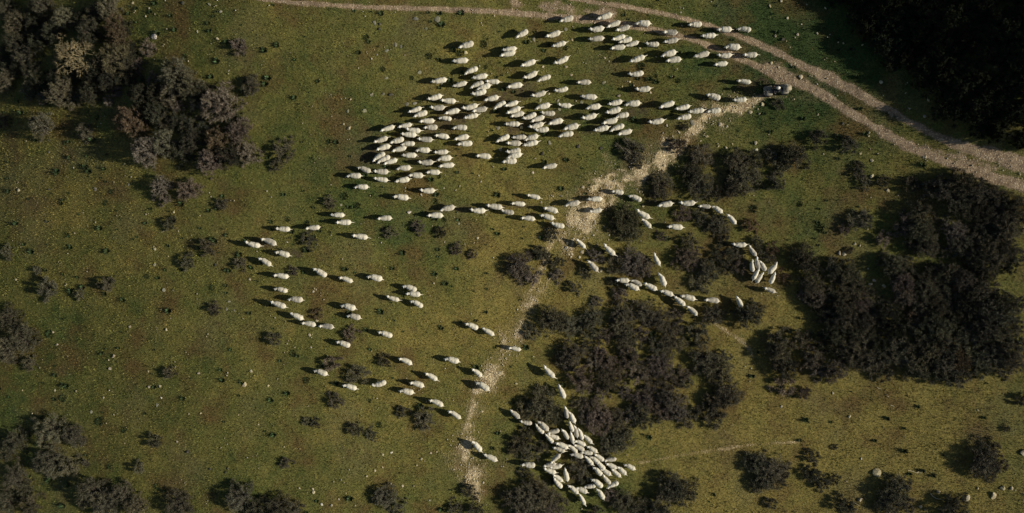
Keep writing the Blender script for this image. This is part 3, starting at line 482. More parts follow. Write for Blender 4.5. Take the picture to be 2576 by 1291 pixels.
# ------------------------------------------------------------------ grass: blades nobody could count
def grass():
    n = 680000
    x = rng.uniform(-47, 47, n); y = rng.uniform(-25.5, 25.5, n)
    keep = rng.random(n) > np.clip(soil_mask(x, y) * 1.15, 0, .97)
    keep &= rng.random(n) < .55 + .6 * fbm(x / 1.1, y / 1.1, 61, 3)
    x, y = x[keep], y[keep]; n = len(x); z = terrain(x, y)
    clump = fbm(x / .7, y / .7, 66, 2)
    ln = (.06 + .10 * rng.random(n)) * (.55 + .9 * clump); w = .010 + .020 * rng.random(n)
    a = rng.uniform(0, 2 * np.pi, n); tilt = .35 + .8 * rng.random(n)
    d = np.stack([np.cos(a), np.sin(a)], 1); b = a + rng.uniform(.8, 2.3, n); wv = np.stack([np.cos(b), np.sin(b)], 1) * w[:, None]
    base = np.stack([x, y, z - .01], 1)
    v0 = base.copy(); v0[:, :2] -= wv; v1 = base.copy(); v1[:, :2] += wv
    v2 = base.copy(); v2[:, :2] += d * (ln * np.sin(tilt))[:, None]; v2[:, 2] += ln * np.cos(tilt) + .01
    v = np.stack([v0, v1, v2], 1).reshape(-1, 3)
    tint = np.clip(rng.random(n) * .8 + .35 * (clump - .35), 0, 1)
    tr = line_mask(TRODDEN, x, y, .8, 21, 1.0)
    me = mesh_np('grass', v, np.arange(3 * n), 3, MAT['grass'], {k: np.repeat(q, 3) for k, q in (('tint', tint), ('dry', dryness(x, y)), ('trodden', tr))})
    link('grass', me, kind='stuff')
grass()

# ------------------------------------------------------------------ gravel on the bare strips
def gravel():
    n = 60000
    x = rng.uniform(-47, 47, n); y = rng.uniform(-25, 25, n)
    mp = line_mask(PATH, x, y, .8, 0, 1.1, 1.3); mt = line_mask(TRACK, x, y, .3, 5, .8) * .16 + line_mask(DUST, x, y, .8, 8, 1.0) * .35
    keep = rng.random(n) < np.maximum(np.maximum(mp * 1.0, mt), .012)
    x, y = x[keep], y[keep]; n = len(x)
    x = np.concatenate([x, x + rng.normal(0, .25, n)]); y = np.concatenate([y, y + rng.normal(0, .25, n)]); n = len(x)
    r = .022 + .05 * rng.random(n) ** 2.5
    o = np.array([[1, 0, 0], [0, 1, 0], [-1, 0, 0], [0, -1, 0], [0, 0, .7], [0, 0, -.5]], float)
    f = np.array([[0, 1, 4], [1, 2, 4], [2, 3, 4], [3, 0, 4], [1, 0, 5], [2, 1, 5], [3, 2, 5], [0, 3, 5]])
    v = o[None] * r[:, None, None] * rng.uniform(.6, 1.4, (n, 6, 3))
    a = rng.uniform(0, 6.28, n); ca, sa = np.cos(a)[:, None], np.sin(a)[:, None]
    v = np.stack([v[:, :, 0] * ca - v[:, :, 1] * sa, v[:, :, 0] * sa + v[:, :, 1] * ca, v[:, :, 2]], 2)
    v += np.stack([x, y, terrain(x, y) + .05], 1)[:, None, :]
    me = mesh_np('gravel', v.reshape(-1, 3), (f[None] + 6 * np.arange(n)[:, None, None]).ravel(), 3, MAT['rock'])
    link('gravel', me, kind='stuff').color = (.50, .44, .32, 1)
gravel()

# ------------------------------------------------------------------ labels: which one of its kind
ORD = 'first second third fourth fifth sixth seventh eighth ninth tenth eleventh twelfth thirteenth fourteenth'.split()
MARKS = [(1950, 228, 'the quad bike'), (200, 145, 'the bare leafless tree'), (388, 92, 'the white boulder'), (603, 115, 'the purplish shrub under the track'), (1101, 47, 'the flat disc stone by the track'),
 (1570, 565, 'the round green bush'), (1590, 385, 'the dark shrub beside the bare path'), (1702, 365, "the path-end purplish shrub"), (1465, 1190, 'the bush ringed by sheep'), (2204, 1189, 'the cracked boulder'),
 (2490, 1165, 'the big lower-right shrub'), (2305, 1186, 'the forked dead stick'), (2355, 1250, 'the curved dead stick'), (708, 390, 'the tall isolated shrub'), (405, 480, 'the pale twin shrubs at left'),
 (830, 510, 'the lone shrub left of the flock'), (1052, 572, 'the row of three small shrubs'), (780, 605, 'the shrub behind leading sheep'), (797, 790, 'the open brown shrub'), (880, 925, 'the lower-meadow grey shrubs'),
 (105, 318, 'the lone left-edge shrub'), (270, 715, 'the round left-meadow shrub'), (540, 778, 'the shrub beside pale discs'), (720, 1165, 'the small lower-left shrub'), (390, 1110, 'the pale-topped shrub'),
 (915, 1085, 'the lower-meadow shrub pair'), (1075, 1055, 'the shrub below the files'), (970, 1255, 'the tall bottom-edge shrub'), (1245, 1125, 'the lower-path shrub'), (1190, 1190, 'the foot of the bare path'),
 (1295, 845, "the path's pale middle bend"), (1440, 560, "the path's widest rubble"), (1990, 190, 'the gravel at the track fork'), (2190, 330, 'the strip between wheel ruts'), (2150, 460, 'the dark shrub row'),
 (2150, 635, "the right thicket's stony gap"), (2340, 660, "the right thicket's golden gap"), (1958, 262, 'the tiny shrub'), (1850, 90, 'the sheep on the wheel track'), (1230, 220, 'the upper-left sheep knot'),
 (1030, 350, 'the dense left wing of sheep'), (1340, 290, 'the central knot of sheep'), (1550, 300, 'the right bunch of sheep'), (860, 160, 'the upper-left meadow tussocks'), (640, 220, 'the small shrub up left'),
 (2420, 310, 'the black thicket edge'), (2330, 395, 'the pebbles below the track'), (425, 938, 'the lone lower-left shrub'), (690, 852, 'the shrub near the brown shrub'), (520, 622, 'the spreading shrub at left'),
 (180, 480, 'the empty left meadow'), (1880, 1050, 'the shrub loop right of centre'), (1330, 580, 'the long sheep file'), (1120, 740, 'the lower-meadow sheep trio'), (1830, 750, 'the diagonal sheep file'), (2080, 990, "the right thicket's lower edge"),
 (1560, 840, 'the shrubs below the diagonal file'), (60, 850, 'the left-edge thicket'), (130, 1120, 'the lower-left thicket'), (1380, 1210, 'the shrubs left of the crush'), (470, 1262, 'the bottom-edge shrub row')]
MARKS = [(*ov(m), m[2]) for m in MARKS]
DIRS = ['right of', 'up-right of', 'above', 'up-left of', 'left of', 'down-left of', 'below', 'down-right of']
class Labeller:
    """names a thing by its nearest findable neighbour, its side of it and its rank there"""
    def __init__(s): s.rows = []
    def add(s, o, look, x, y): s.rows.append((o, look, x, y))
    def done(s):
        b = {}
        for o, look, x, y in s.rows:
            m = min(((x - mx)**2 + (y - my)**2, t, mx, my) for mx, my, t in MARKS)
            q = int(round(math.atan2(y - m[3], x - m[2]) / (math.pi / 4))) % 8
            b.setdefault((look, m[1], q if m[0] > .3 else -1), []).append((m[0], o))
        for (look, t, q), l in b.items():
            l.sort(key=lambda e: e[0])
            for i, (_, o) in enumerate(l):
                where = ('%s %s' % (DIRS[q], t)) if q >= 0 else 'at ' + t
                o['label'] = ('%s %s' % (look, where)) if len(l) == 1 else '%s, %s %s' % (look, ('nearest' if i == 0 else ORD[i] + ' out'), where)

# ------------------------------------------------------------------ shrubs
def ribbon_twigs(paths, widths, tints):
    """three-sided tapering twigs through point lists"""
    V, F, T = [], [], []
    for pts, w, t in zip(paths, widths, tints):
        n = len(pts); base = len(V)
        d = (pts[-1] - pts[0]).normalized(); u = d.orthogonal().normalized(); v = d.cross(u)
        for i, p in enumerate(pts):
            r = w * (1 - .75 * i / (n - 1))
            for k in range(3):
                a = k * 2.0944; V.append(p + (u * math.cos(a) + v * math.sin(a)) * r); T.append(t)
        for i in range(n - 1):
            for k in range(3):
                a, b = base + i * 3 + k, base + i * 3 + (k + 1) % 3
                F += [(a, b, b + 3), (a, b + 3, a + 3)]
    return V, F, T
def rdir(r, up=-1):
    while True:
        v = Vector((r.uniform(-1, 1), r.uniform(-1, 1), r.uniform(up, 1)))
        if .05 < v.length < 1: return v.normalized()
def finish(name, V, F, T, mat):
    me = bpy.data.meshes.new(name); me.from_pydata(V, [], F)
    a = me.attributes.new('tint', 'FLOAT', 'POINT'); a.data.foreach_set('value', np.array(T, np.float32)); me.materials.append(mat); me.update(); return me
def shrub_meshes(seed, leafy, fine=False):
    r = random.Random(seed)
    stems, centres = [], []
    nc = 135 if fine else 34 if not leafy else 40; kf = .62 if fine else 1
    lobes = [(r.uniform(0, 6.28), r.uniform(.12, .3)) for _ in range(5)]
    for i in range(nc):
        a = r.uniform(0, 6.28); q = math.sqrt(r.random()) * .86
        q *= 1 + sum(k * math.cos((j + 2) * a + ph) for j, (ph, k) in enumerate(lobes)) * .55
        h = max(.12, (.86 * math.sqrt(max(.05, 1 - (q * .92)**2))) * r.uniform(.55, 1.12) - .12)
        c = Vector((q * math.cos(a), q * math.sin(a), h)); centres.append(c)
        root = Vector((r.uniform(-.1, .1), r.uniform(-.1, .1), -.05)); mid = root.lerp(c, .5) + rdir(r) * .09
        stems.append([root, root.lerp(mid, .5) + rdir(r) * .04, mid, c])
    sV, sF, sT = ribbon_twigs(stems, [r.uniform(.016, .03) for _ in stems], [r.random() for _ in stems])
    P, W, T = [], [], []
    for c in centres:
        cr = r.uniform(.14, .27) * (.60 if fine else 1); out = Vector((c.x, c.y, c.z * .9 + .25)).normalized()
        for j in range(5 if fine else 12):                                            # long bare whiskers that feather the outline
            d = (rdir(r, -.3) + out * 1.1).normalized(); e = c + d * cr * r.uniform(1.1, 2.0); m = c.lerp(e, .5) + rdir(r) * .06
            if e.z > .03: P.append([c, m, e]); W.append(r.uniform(.007, .012) * kf); T.append(r.uniform(.45, 1))
        for j in range(22 if fine else 54 if not leafy else 24):
            d = (rdir(r, -.5) + out * .75).normalized(); s = c + rdir(r) * cr * r.uniform(0, .9 if fine else .55)
            ln = cr * r.uniform(.5, 1.25); e = s + d * ln + rdir(r) * .05; m = s.lerp(e, .5) + rdir(r) * .035
            if e.z < .03: continue
            P.append([s, m, e]); W.append(r.uniform(.007, .017) * kf); T.append(min(1, max(0, r.random() * .8 + .15 * (e.z - .3))))
    V, F, Tn = ribbon_twigs(P, W, T)
    # small leaves and spurs along the twigs
    for pts, t in zip(P, T):
        for j in range(1 if not leafy else 9):
            p = pts[0].lerp(pts[2], r.random()) + rdir(r) * .02; s = r.uniform(.012, .024) * kf if not leafy else r.uniform(.018, .036)
            u = rdir(r); v = u.orthogonal().normalized(); b = len(V)
            V += [p - v * s, p + u * s * 1.9, p + v * s]; F.append((b, b + 1, b + 2)); Tn += [r.random()] * 3
    return finish('stems', sV, sF, sT, MAT['bark']), finish('crown', V, F, Tn, MAT['leaf' if leafy else 'twig'])
TWIGGY = [shrub_meshes(100 + i, False) for i in range(7)]
FINE = [shrub_meshes(300 + i, False, True) for i in range(7)]
LEAFY = [shrub_meshes(200 + i, True) for i in range(5)]
LOOKS = {'k': ((.046, .047, .032), 'near-black shade-filling shrub'), 'g': ((.108, .102, .068), 'grey-brown twiggy shrub'), 'p': ((.158, .132, .102), 'pale purplish twiggy shrub'), 'b': ((.118, .086, .052), 'brown twiggy shrub'),  # k: added shrubs whose near-black colour paints the shade between crowns
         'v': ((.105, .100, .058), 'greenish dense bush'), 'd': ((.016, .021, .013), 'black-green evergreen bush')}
ZONES = [((0, 0, 310, 268), 'the top-left corner thicket'), ((262, 100, 672, 460), 'the thicket below the white boulder'), ((0, 755, 112, 945), 'the left-edge thicket'), ((0, 1040, 245, 1225), 'the lower-left thicket'),
 ((0, 1225, 760, 1300), 'the bottom-edge shrub row'), ((930, 1220, 1240, 1300), 'the bottom row left of the crush'), ((1280, 1095, 1440, 1300), 'the shrubs left of the crush'),
 ((1600, 330, 1925, 520), 'the thicket under the bare path'), ((1500, 520, 1640, 610), 'the round green clump'), ((1640, 500, 1960, 600), 'the shrubs under the right-hand file'), ((1640, 600, 1860, 745), 'the shrubs beside the right crush'), ((1860, 590, 1990, 720), 'the right crush shrubs'),
 ((1280, 600, 1420, 760), 'the thicket left of the path shrubs'), ((1420, 610, 1650, 760), 'the shrubs above the diagonal file'), ((1280, 980, 1440, 1095), 'the dark clump above the crush'), ((1290, 740, 1560, 860), 'the thicket below the path bend'),
 ((1560, 740, 1930, 860), 'the shrubs below the diagonal file'), ((1340, 860, 1640, 960), 'the middle scrub'), ((1640, 860, 1890, 1090), 'the scrub loop'), ((1400, 960, 1640, 1150), 'the scrub above the clearing'), ((1490, 1230, 1640, 1300), 'the shrubs right of the crush'),
 ((1640, 1190, 1760, 1300), 'the tall bottom clump'), ((1820, 1120, 2010, 1260), 'the clump with the long shadow'), ((1930, 300, 2160, 430), 'the shrubs under the track fork'), ((2120, 420, 2330, 480), 'the dark shrub row under the track'),
 ((1890, 600, 2140, 1000), "the right thicket's west part"), ((2140, 500, 2380, 760), "the right thicket's middle"), ((2140, 760, 2400, 980), "the right thicket's south"), ((2300, 430, 2620, 640), "the right thicket's north-east"),
 ((2370, 640, 2620, 1000), "the right thicket's east edge"), ((1995, 1110, 2120, 1300), 'the lower-right shrub group'), ((2190, 1190, 2300, 1300), 'the bottom clump near the cracked boulder')]
def place_shrub(o_name, label, cat, group, x, y, r, look, pool, k):
    root = link(o_name, None); root.empty_display_size = .3
    root.location = (x, y, float(terrain(x, y)) - .03); root.rotation_euler = (0, 0, rnd.uniform(0, 6.28))
    h = rnd.uniform(.74, .98) * (1.0 if r < 1.4 else .95) * (1.5 if x < -20 and y > 4 and r > 1 else 1.3 if x > 18 and y > -11 and r > 1 else 1); root.scale = (r * rnd.uniform(.95, 1.08), r * rnd.uniform(.92, 1.06), r * h)
    st, cr = pool[k % len(pool)]
    link('stems', st, root); c = link('crown', cr, root)
    col = LOOKS[look][0]; f = rnd.uniform(.60, 1.15); c.color = (col[0] * f * rnd.uniform(.95, 1.06), col[1] * f, col[2] * f * rnd.uniform(.93, 1.07), 1)
    root['category'] = cat; root['group'] = group
    return root
cand = []
for tile, l in SHRUBS.items():
    for e in l:
        sxp, syp = src(tile, e[0], e[1]); cand.append((sxp, syp, e[2] / TILES[tile][2] * K, e[3] if len(e) > 3 else 'g'))
cand.sort(key=lambda e: -e[2])
shr = []
for e in cand:
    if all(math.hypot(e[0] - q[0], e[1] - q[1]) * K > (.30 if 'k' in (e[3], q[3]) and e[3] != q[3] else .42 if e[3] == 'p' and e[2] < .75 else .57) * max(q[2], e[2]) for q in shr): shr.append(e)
def in_poly(px, py, P):
    c = False
    for (x0, y0), (x1, y1) in zip(P, P[1:] + P[:1]):
        if (y0 > py) != (y1 > py) and px < (x1 - x0) * (py - y0) / (y1 - y0) + x0: c = not c
    return c
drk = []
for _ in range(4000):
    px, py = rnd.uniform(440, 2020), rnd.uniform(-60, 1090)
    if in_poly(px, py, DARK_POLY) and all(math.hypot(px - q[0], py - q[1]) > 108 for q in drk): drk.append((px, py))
items = []
flock_px = [((src(e[0], e[1], e[2])[0] + src(e[0], e[3], e[4])[0]) / 2, (src(e[0], e[1], e[2])[1] + src(e[0], e[3], e[4])[1]) / 2) for _, l in FLOCK for e in l]
for i, (sxp, syp, r, look) in enumerate(shr):
    d = min(math.hypot(sxp - a, syp - b) for a, b in flock_px) * K                     # the animals walk round the shrubs
    r = max(min(r, (d - .12) / 1.12), .38 * r)
    x, y = at(sxp, syp, .40 * r)
    if x < -20 and y > 4 and r > 1: x, y = at(sxp, syp, .68 * r)
    elif x > 18 and y > -11 and r > 1: x, y = at(sxp, syp, .6 * r)
    leafy = look in 'vd'
    nm, cat = ('evergreen_bush', 'bush') if leafy else {'k': ('shade_fill_shrub', 'dark shrub'), 'g': ('thorny_shrub', 'shrub'), 'p': ('pale_shrub', 'pale shrub'), 'b': ('brown_shrub', 'brown shrub')}[look]
    o = place_shrub(nm, '', cat, 'dark green bushes on the slope' if leafy else {'k': 'near-black shrubs added as shade in the thickets', 'g': 'thorny shrubs scattered over the slope', 'p': 'pale leafless shrubs among the scrub', 'b': 'brown shrubs among the scrub'}[look], x, y, r * ((.93 if r < .8 else 1.08) if (x < 0 and -17 < y < 6 and x > -34) else 1.06 if r < .75 else 1.18 if r < 1.1 else 1.16 if x > 14 else 1.24), look, FINE if r > .85 else TWIGGY, i)
    items.append((o, look, r, sxp / 1.3366, syp / 1.3366, x, y))
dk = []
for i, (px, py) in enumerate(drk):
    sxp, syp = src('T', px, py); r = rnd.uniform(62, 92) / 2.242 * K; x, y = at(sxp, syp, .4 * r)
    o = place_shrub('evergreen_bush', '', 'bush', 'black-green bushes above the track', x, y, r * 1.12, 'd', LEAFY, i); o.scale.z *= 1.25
    dk.append((o, 'd', r, sxp / 1.3366, syp / 1.3366, x, y))
def rows_label(l, zone):
    l = sorted(l, key=lambda e: e[4]); n = len(l)
    if n <= 9:
        horiz = max(e[3] for e in l) - min(e[3] for e in l) >= max(e[4] for e in l) - min(e[4] for e in l)
        l = sorted(l, key=lambda e: e[3] if horiz else e[4])
        for i, e in enumerate(l): e[0]['label'] = '%s, %s from %s in %s' % (LOOKS[e[1]][1], ORD[i], 'left' if horiz else 'top', zone) if n > 1 else '%s in %s' % (LOOKS[e[1]][1], zone)
        return
    nr = math.ceil(n / 8); per = math.ceil(n / nr)
    for k in range(nr):
        for i, e in enumerate(sorted(l[k * per:(k + 1) * per], key=lambda e: e[3])):
            e[0]['label'] = '%s, %s from left, row %s of %s' % (LOOKS[e[1]][1], ORD[i], ['one', 'two', 'three', 'four', 'five', 'six', 'seven', 'eight', 'nine', 'ten'][k], zone)
zoned, lab = {}, Labeller()
for e in items:
    z = next((z for (a, b, c, d), z in ZONES if a <= e[3] <= c and b <= e[4] <= d), None)
    if z: zoned.setdefault(z, []).append(e)
    else: lab.add(e[0], ('small ' if e[2] < .5 else '') + LOOKS[e[1]][1], e[5], e[6])
lab.done()
for z, l in zoned.items(): rows_label(l, z)
rows_label(dk, 'the black thicket')

# ------------------------------------------------------------------ bare tree
def bare_tree():
    r = random.Random(5); x, y = at(294, 202)
    root = link('bare_tree', None); root.location = (x, y, float(terrain(x, y)) - .05)
    root['label'] = 'bare leafless straw-coloured tree with spreading pale branches in the top-left thicket'; root['category'] = 'tree'
    P, W, T = [], [], []
    def grow(p, d, ln, w, lvl):
        e1 = p + d * ln * .55 + rdir(r) * ln * .07; e = e1 + (d + rdir(r) * .45).normalized() * ln * .5
        P.append([p, e1, e]); W.append(w); T.append(r.random())
        if lvl == 0: return
        for k in range(r.choice((3, 4)) if lvl > 1 else 4):
            q = (e1, e)[k % 2].lerp(e, r.random()); nd = (d * .75 + rdir(r) * .8 + Vector((0, 0, .10))).normalized(); grow(q, nd, ln * r.uniform(.5, .78), w * .55, lvl - 1)
    tr = [[Vector((0, 0, -.1)), Vector((.03, .02, .3)), Vector((-.03, .04, .65))]]
    for k in range(9):
        a = k * .7 + r.uniform(-.2, .2); grow(Vector((-.03, .04, .45 + .2 * r.random())), Vector((math.cos(a), math.sin(a), .55 + .5 * r.random())).normalized(), .92 * r.uniform(.8, 1.15), .045, 4)
    V, F, t = ribbon_twigs(tr, [.11], [.5]); link('trunk', finish('trunk', V, F, t, MAT['dead']), root)
    V, F, t = ribbon_twigs(P, [max(w, .011) for w in W], T); link('branches', finish('branches', V, F, t, MAT['dead']), root)
bare_tree()

# ------------------------------------------------------------------ stones
def rock_mesh(seed, angular):
    r = random.Random(seed); bm = bmesh.new(); bmesh.ops.create_icosphere(bm, subdivisions=2, radius=1)
    if angular:
        for _ in range(7):
            n = rdir(r, -.2); d = r.uniform(.55, .85)
            for v in bm.verts:
                k = v.co.dot(n) - d
                if k > 0: v.co -= n * k
    sxy = (r.uniform(.8, 1.2), r.uniform(.6, .95), r.uniform(.45, .7))
    for v in bm.verts:
        q = v.co; s = 1 + .16 * math.sin(q.x * 3.1 + seed) * math.cos(q.y * 2.7 - seed) + r.uniform(-.035, .035)
        v.co = Vector((q.x * sxy[0], q.y * sxy[1], q.z * sxy[2])) * s
    me = bpy.data.meshes.new('stone'); bm.to_mesh(me); bm.free(); me.materials.append(MAT['rock'])
    return me
ANG, RND = [rock_mesh(i, True) for i in range(9)], [rock_mesh(50 + i, False) for i in range(5)]
RLOOK = {'': ((.46, .40, .27), 'pale angular stone'), 'k': ((.060, .055, .045), 'dark rounded stone'), 'l': ((.27, .26, .19), 'grey lichen-covered stone'), 'w': ((.62, .58, .47), 'whitish stone')}
lab = Labeller(); i = 0
for tile, l in ROCKS.items():
    for e in l:
        look = e[3] if len(e) > 3 else ''
        sxp, syp = src(tile, e[0], e[1]); r = e[2] / TILES[tile][2] * K * (1.3 if tile in 'VU' else 1); x, y = at(sxp, syp)
        o = link('stone', (RND if look in 'kl' and look else ANG)[i % (5 if look in 'kl' and look else 9)]); i += 1
        f = rnd.uniform(.8, 1.15); c = RLOOK[look][0]; o.color = (c[0] * f, c[1] * f * rnd.uniform(.96, 1.04), c[2] * f * rnd.uniform(.85, 1.1), 1)
        flat = .35 if look == 'l' else rnd.uniform(.6, .9)
        o.scale = (r * 1.05, r * 1.15, r * flat); o.rotation_euler = (rnd.uniform(-.2, .2), rnd.uniform(-.2, .2), rnd.uniform(0, 6.28))
        o.location = (x, y, float(terrain(x, y)) + r * flat * .22 + .01)
        if look == 'l' and r > .18: o.location.z += .02
        o['category'] = 'stone'; o['group'] = 'stones lying on the pasture'
        lab.add(o, ('large ' if r > .2 else 'small ' if r < .11 else '') + RLOOK[look][1], x, y)
lab.done()

# ------------------------------------------------------------------ tussocks of dark green growth
def tuft_mesh(seed):
    r = random.Random(seed); V, F, T = [], [], []
    for _ in range(260):
        a = r.uniform(0, 6.28); q = math.sqrt(r.random()) * .75; b = Vector((q * math.cos(a), q * math.sin(a), 0)); d = (Vector((b.x, b.y, .8)) + rdir(r) * .5).normalized()
        w = rdir(r).cross(d).normalized() * r.uniform(.025, .06); k = len(V); t = r.random()
        V += [b - w, b + w, b + d * r.uniform(.2, .5)]; F.append((k, k + 1, k + 2)); T += [t] * 3
    return finish('tuft', V, F, T, MAT['leaf'])
TM = [tuft_mesh(i) for i in range(4)]
lab = Labeller(); i = 0
for tile, l in TUFTS.items():
    for e in l:
        sxp, syp = src(tile, e[0], e[1]); r = e[2] / TILES[tile][2] * K; x, y = at(sxp, syp)
        o = link('green_tuft', TM[i % 4]); i += 1; o.scale = (r * 1.2, r * 1.2, min(r, .4)); o.rotation_euler = (0, 0, rnd.uniform(0, 6)); o.location = (x, y, float(terrain(x, y)))
        o.color = (.030, .055, .022, 1); o['category'] = 'plant'; o['group'] = 'dark green tufts in the pasture'
        lab.add(o, 'dark green leafy tuft', x, y)
lab.done()

def weeds():
    n = 2600; x = rng.uniform(-46, 46, n); y = rng.uniform(-25, 25, n)
    k = (rng.random(n) < (.15 + 1.1 * (fbm(x / 5, y / 5, 71, 2) - .35)) * (1 + 1.2 * sstep(6, -6, x) * sstep(-6, 4, y))) & (soil_mask(x, y) < .2); x, y = x[k], y[k]; m = 40; n = len(x)
    r = (.08 + .20 * rng.random(n)**2)[:, None]; a = rng.uniform(0, 6.28, (n, m)); q = np.sqrt(rng.random((n, m))) * .5
    bx, by = x[:, None] + np.cos(a) * q * r, y[:, None] + np.sin(a) * q * r; bz = terrain(bx, by)
    w = r * rng.uniform(.1, .25, (n, m)); tx, ty = bx + np.cos(a) * r * rng.uniform(.3, .9, (n, m)), by + np.sin(a) * r * rng.uniform(.3, .9, (n, m)); tz = bz + r * rng.uniform(.4, 1.3, (n, m))
    v = np.stack([np.stack([bx - np.sin(a) * w, by + np.cos(a) * w, bz], -1), np.stack([bx + np.sin(a) * w, by - np.cos(a) * w, bz], -1), np.stack([tx, ty, tz], -1)], 2).reshape(-1, 3)
    me = mesh_np('low_weeds', v, np.arange(len(v)), 3, MAT['leaf'], {'tint': np.repeat(rng.random(n * m), 3)})
    link('low_weeds', me, kind='stuff').color = (.036, .062, .026, 1)
weeds()

# ------------------------------------------------------------------ dead sticks on the ground
def stick(pts, w, label, forks=()):
    ps = [at(*src('V', a, b)) for a, b in pts]; c = ps[0]; z0 = float(terrain(*c))
    def P(q): return [Vector((a - c[0], b - c[1], float(terrain(a, b)) - z0 + .06)) for a, b in q]
    paths = [P(ps)] + [P([at(*src('V', a, b)) for a, b in f]) for f in forks]
    V, F, T = ribbon_twigs(paths, [w] + [w * .7] * len(forks), [.5] * len(paths))
    o = link('dead_stick', finish('dead_stick', V, F, T, MAT['stick'])); o.location = (c[0], c[1], z0); o['label'] = label; o['category'] = 'stick'; o['group'] = 'dead sticks on the lower right grass'
stick([(1050, 965), (1080, 972), (1115, 985), (1155, 980), (1190, 983)], .035, 'forked bleached stick lying on open grass right of the cracked boulder', [[(1115, 985), (1140, 972), (1165, 970)], [(1080, 972), (1100, 980), (1150, 990)]])
stick([(1220, 1140), (1235, 1160), (1262, 1178), (1300, 1186), (1335, 1190)], .045, 'curved bleached stick below the boulders near the bottom edge')
stick([(820, 340), (832, 352), (855, 355)], .03, "short bent stick on grass under the right thicket's lower edge")
stick([(920, 475), (940, 482), (950, 488)], .03, 'short straight stick on the open grass right of centre')
stick([(640, 1205), (665, 1222), (690, 1235)], .025, 'thin stick beside the shrub at the bottom edge')

# ------------------------------------------------------------------ sheep
def sheep_mesh(seed):
    r = random.Random(seed); bm = bmesh.new()
    def ball(c, s, rot=None):
        m = Matrix.Translation(c) @ (rot or Matrix.Identity(4)) @ Matrix.Diagonal((*s, 1)); bmesh.ops.create_icosphere(bm, subdivisions=3, radius=1, matrix=m)
    def limb(a, b, ra, rb, n=7):
        for k in range(n): ball(a.lerp(b, k / (n - 1)), (ra + (rb - ra) * k / (n - 1),) * 3)
    fat = r.uniform(.93, 1.08); turn = r.uniform(-.10, .10); low = r.uniform(-.08, .06); bend = r.uniform(-.03, .03)
    ball(Vector((.0, 0, .56)), (.47, .232 * fat, .245)); ball(Vector((-.22, bend, .57)), (.26, .238 * fat, .24)); ball(Vector((.18, bend * .5, .56)), (.27, .212 * fat, .235)); ball(Vector((.0, 0, .47)), (.34, .20 * fat, .18))
    ball(Vector((.38, turn * .3, .62 + low * .3)), (.18, .125, .14))
    hx = Vector((.555, turn, .69 + low)); ry = Matrix.Rotation(turn * 2.2, 4, 'Z') @ Matrix.Rotation(.35, 4, 'Y')
    ball(Vector((.475, turn * .6, .665 + low * .7)), (.11, .092, .10)); ball(hx, (.105, .082, .085), ry); ball(hx + Vector((.10, turn * .25, -.045)), (.085, .050, .055), ry)
    for s in (-1, 1):
        ball(hx + Vector((-.045, s * .105, .022)), (.033, .062, .022), Matrix.Rotation(s * .25, 4, 'Z'))
        st = r.uniform(-.09, .09)
        limb(Vector((.24, s * .105, .42)), Vector((.25 + st, s * .10, .22)), .062, .042); limb(Vector((.25 + st, s * .10, .22)), Vector((.25 + st * 1.3, s * .10, .03)), .040, .036)
        st = r.uniform(-.11, .11)
        limb(Vector((-.26, s * .12, .45)), Vector((-.20 + st * .5, s * .12, .30)), .095, .058); limb(Vector((-.20 + st * .5, s * .12, .30)), Vector((-.30 + st, s * .115, .18)), .055, .042); limb(Vector((-.30 + st, s * .115, .18)), Vector((-.28 + st, s * .115, .03)), .040, .036)
    tl = (.0, .10, .20, .28)[seed % 4]; side = r.uniform(-.10, .10)
    if tl: limb(Vector((-.44, bend, .62)), Vector((-.47 - tl, bend + side, .56 - tl * .3)), .05, .024, 9)
    me = bpy.data.meshes.new('raw'); bm.to_mesh(me); bm.free()
    o = bpy.data.objects.new('raw', me); COL.objects.link(o)
    md = o.modifiers.new('skin', 'REMESH'); md.mode = 'VOXEL'; md.voxel_size = .024
    sm = o.modifiers.new('soft', 'SMOOTH'); sm.iterations = 12; sm.factor = .5
    dg = bpy.context.evaluated_depsgraph_get(); dg.update(); out = bpy.data.meshes.new_from_object(o.evaluated_get(dg)); out.name = 'sheep'
    bpy.data.objects.remove(o); bpy.data.meshes.remove(me)
    n = len(out.vertices); co = np.empty(n * 3, np.float32); out.vertices.foreach_get('co', co); co = co.reshape(-1, 3)
    nr = np.empty(n * 3, np.float32); out.vertices.foreach_get('normal', nr); nr = nr.reshape(-1, 3)
    face = sstep(.41, .47, co[:, 0]); leg = sstep(.33, .24, co[:, 2])
    lump = (fbm(co[:, 0] / .11 + seed, co[:, 1] / .16 + co[:, 2] / .2, seed, 2) - .5) * (1 - face) * (1 - leg)
    co = co + nr * (.030 * lump)[:, None]; out.vertices.foreach_set('co', co.ravel())
    at_ = {'face': face, 'leg': leg, 'muzzle': sstep(.665, .71, co[:, 0]), 'back': sstep(.62, .74, co[:, 2]) * sstep(.38, .22, co[:, 0])}
    for k, v in at_.items(): a = out.attributes.new(k, 'FLOAT', 'POINT'); a.data.foreach_set('value', v.astype(np.float32))
    out.polygons.foreach_set('use_smooth', np.ones(len(out.polygons), bool)); out.materials.clear(); out.materials.append(MAT['fleece']); out.update()
    return out
FLEECES = [sheep_mesh(i) for i in range(12)]
HEAD = ['right', 'upper right', 'upward', 'upper left', 'left', 'lower left', 'downward', 'lower right']
SLOOK = ['cream sheep', 'dusty sheep', 'grey-backed sheep', 'charcoal-backed sheep']
i = 0
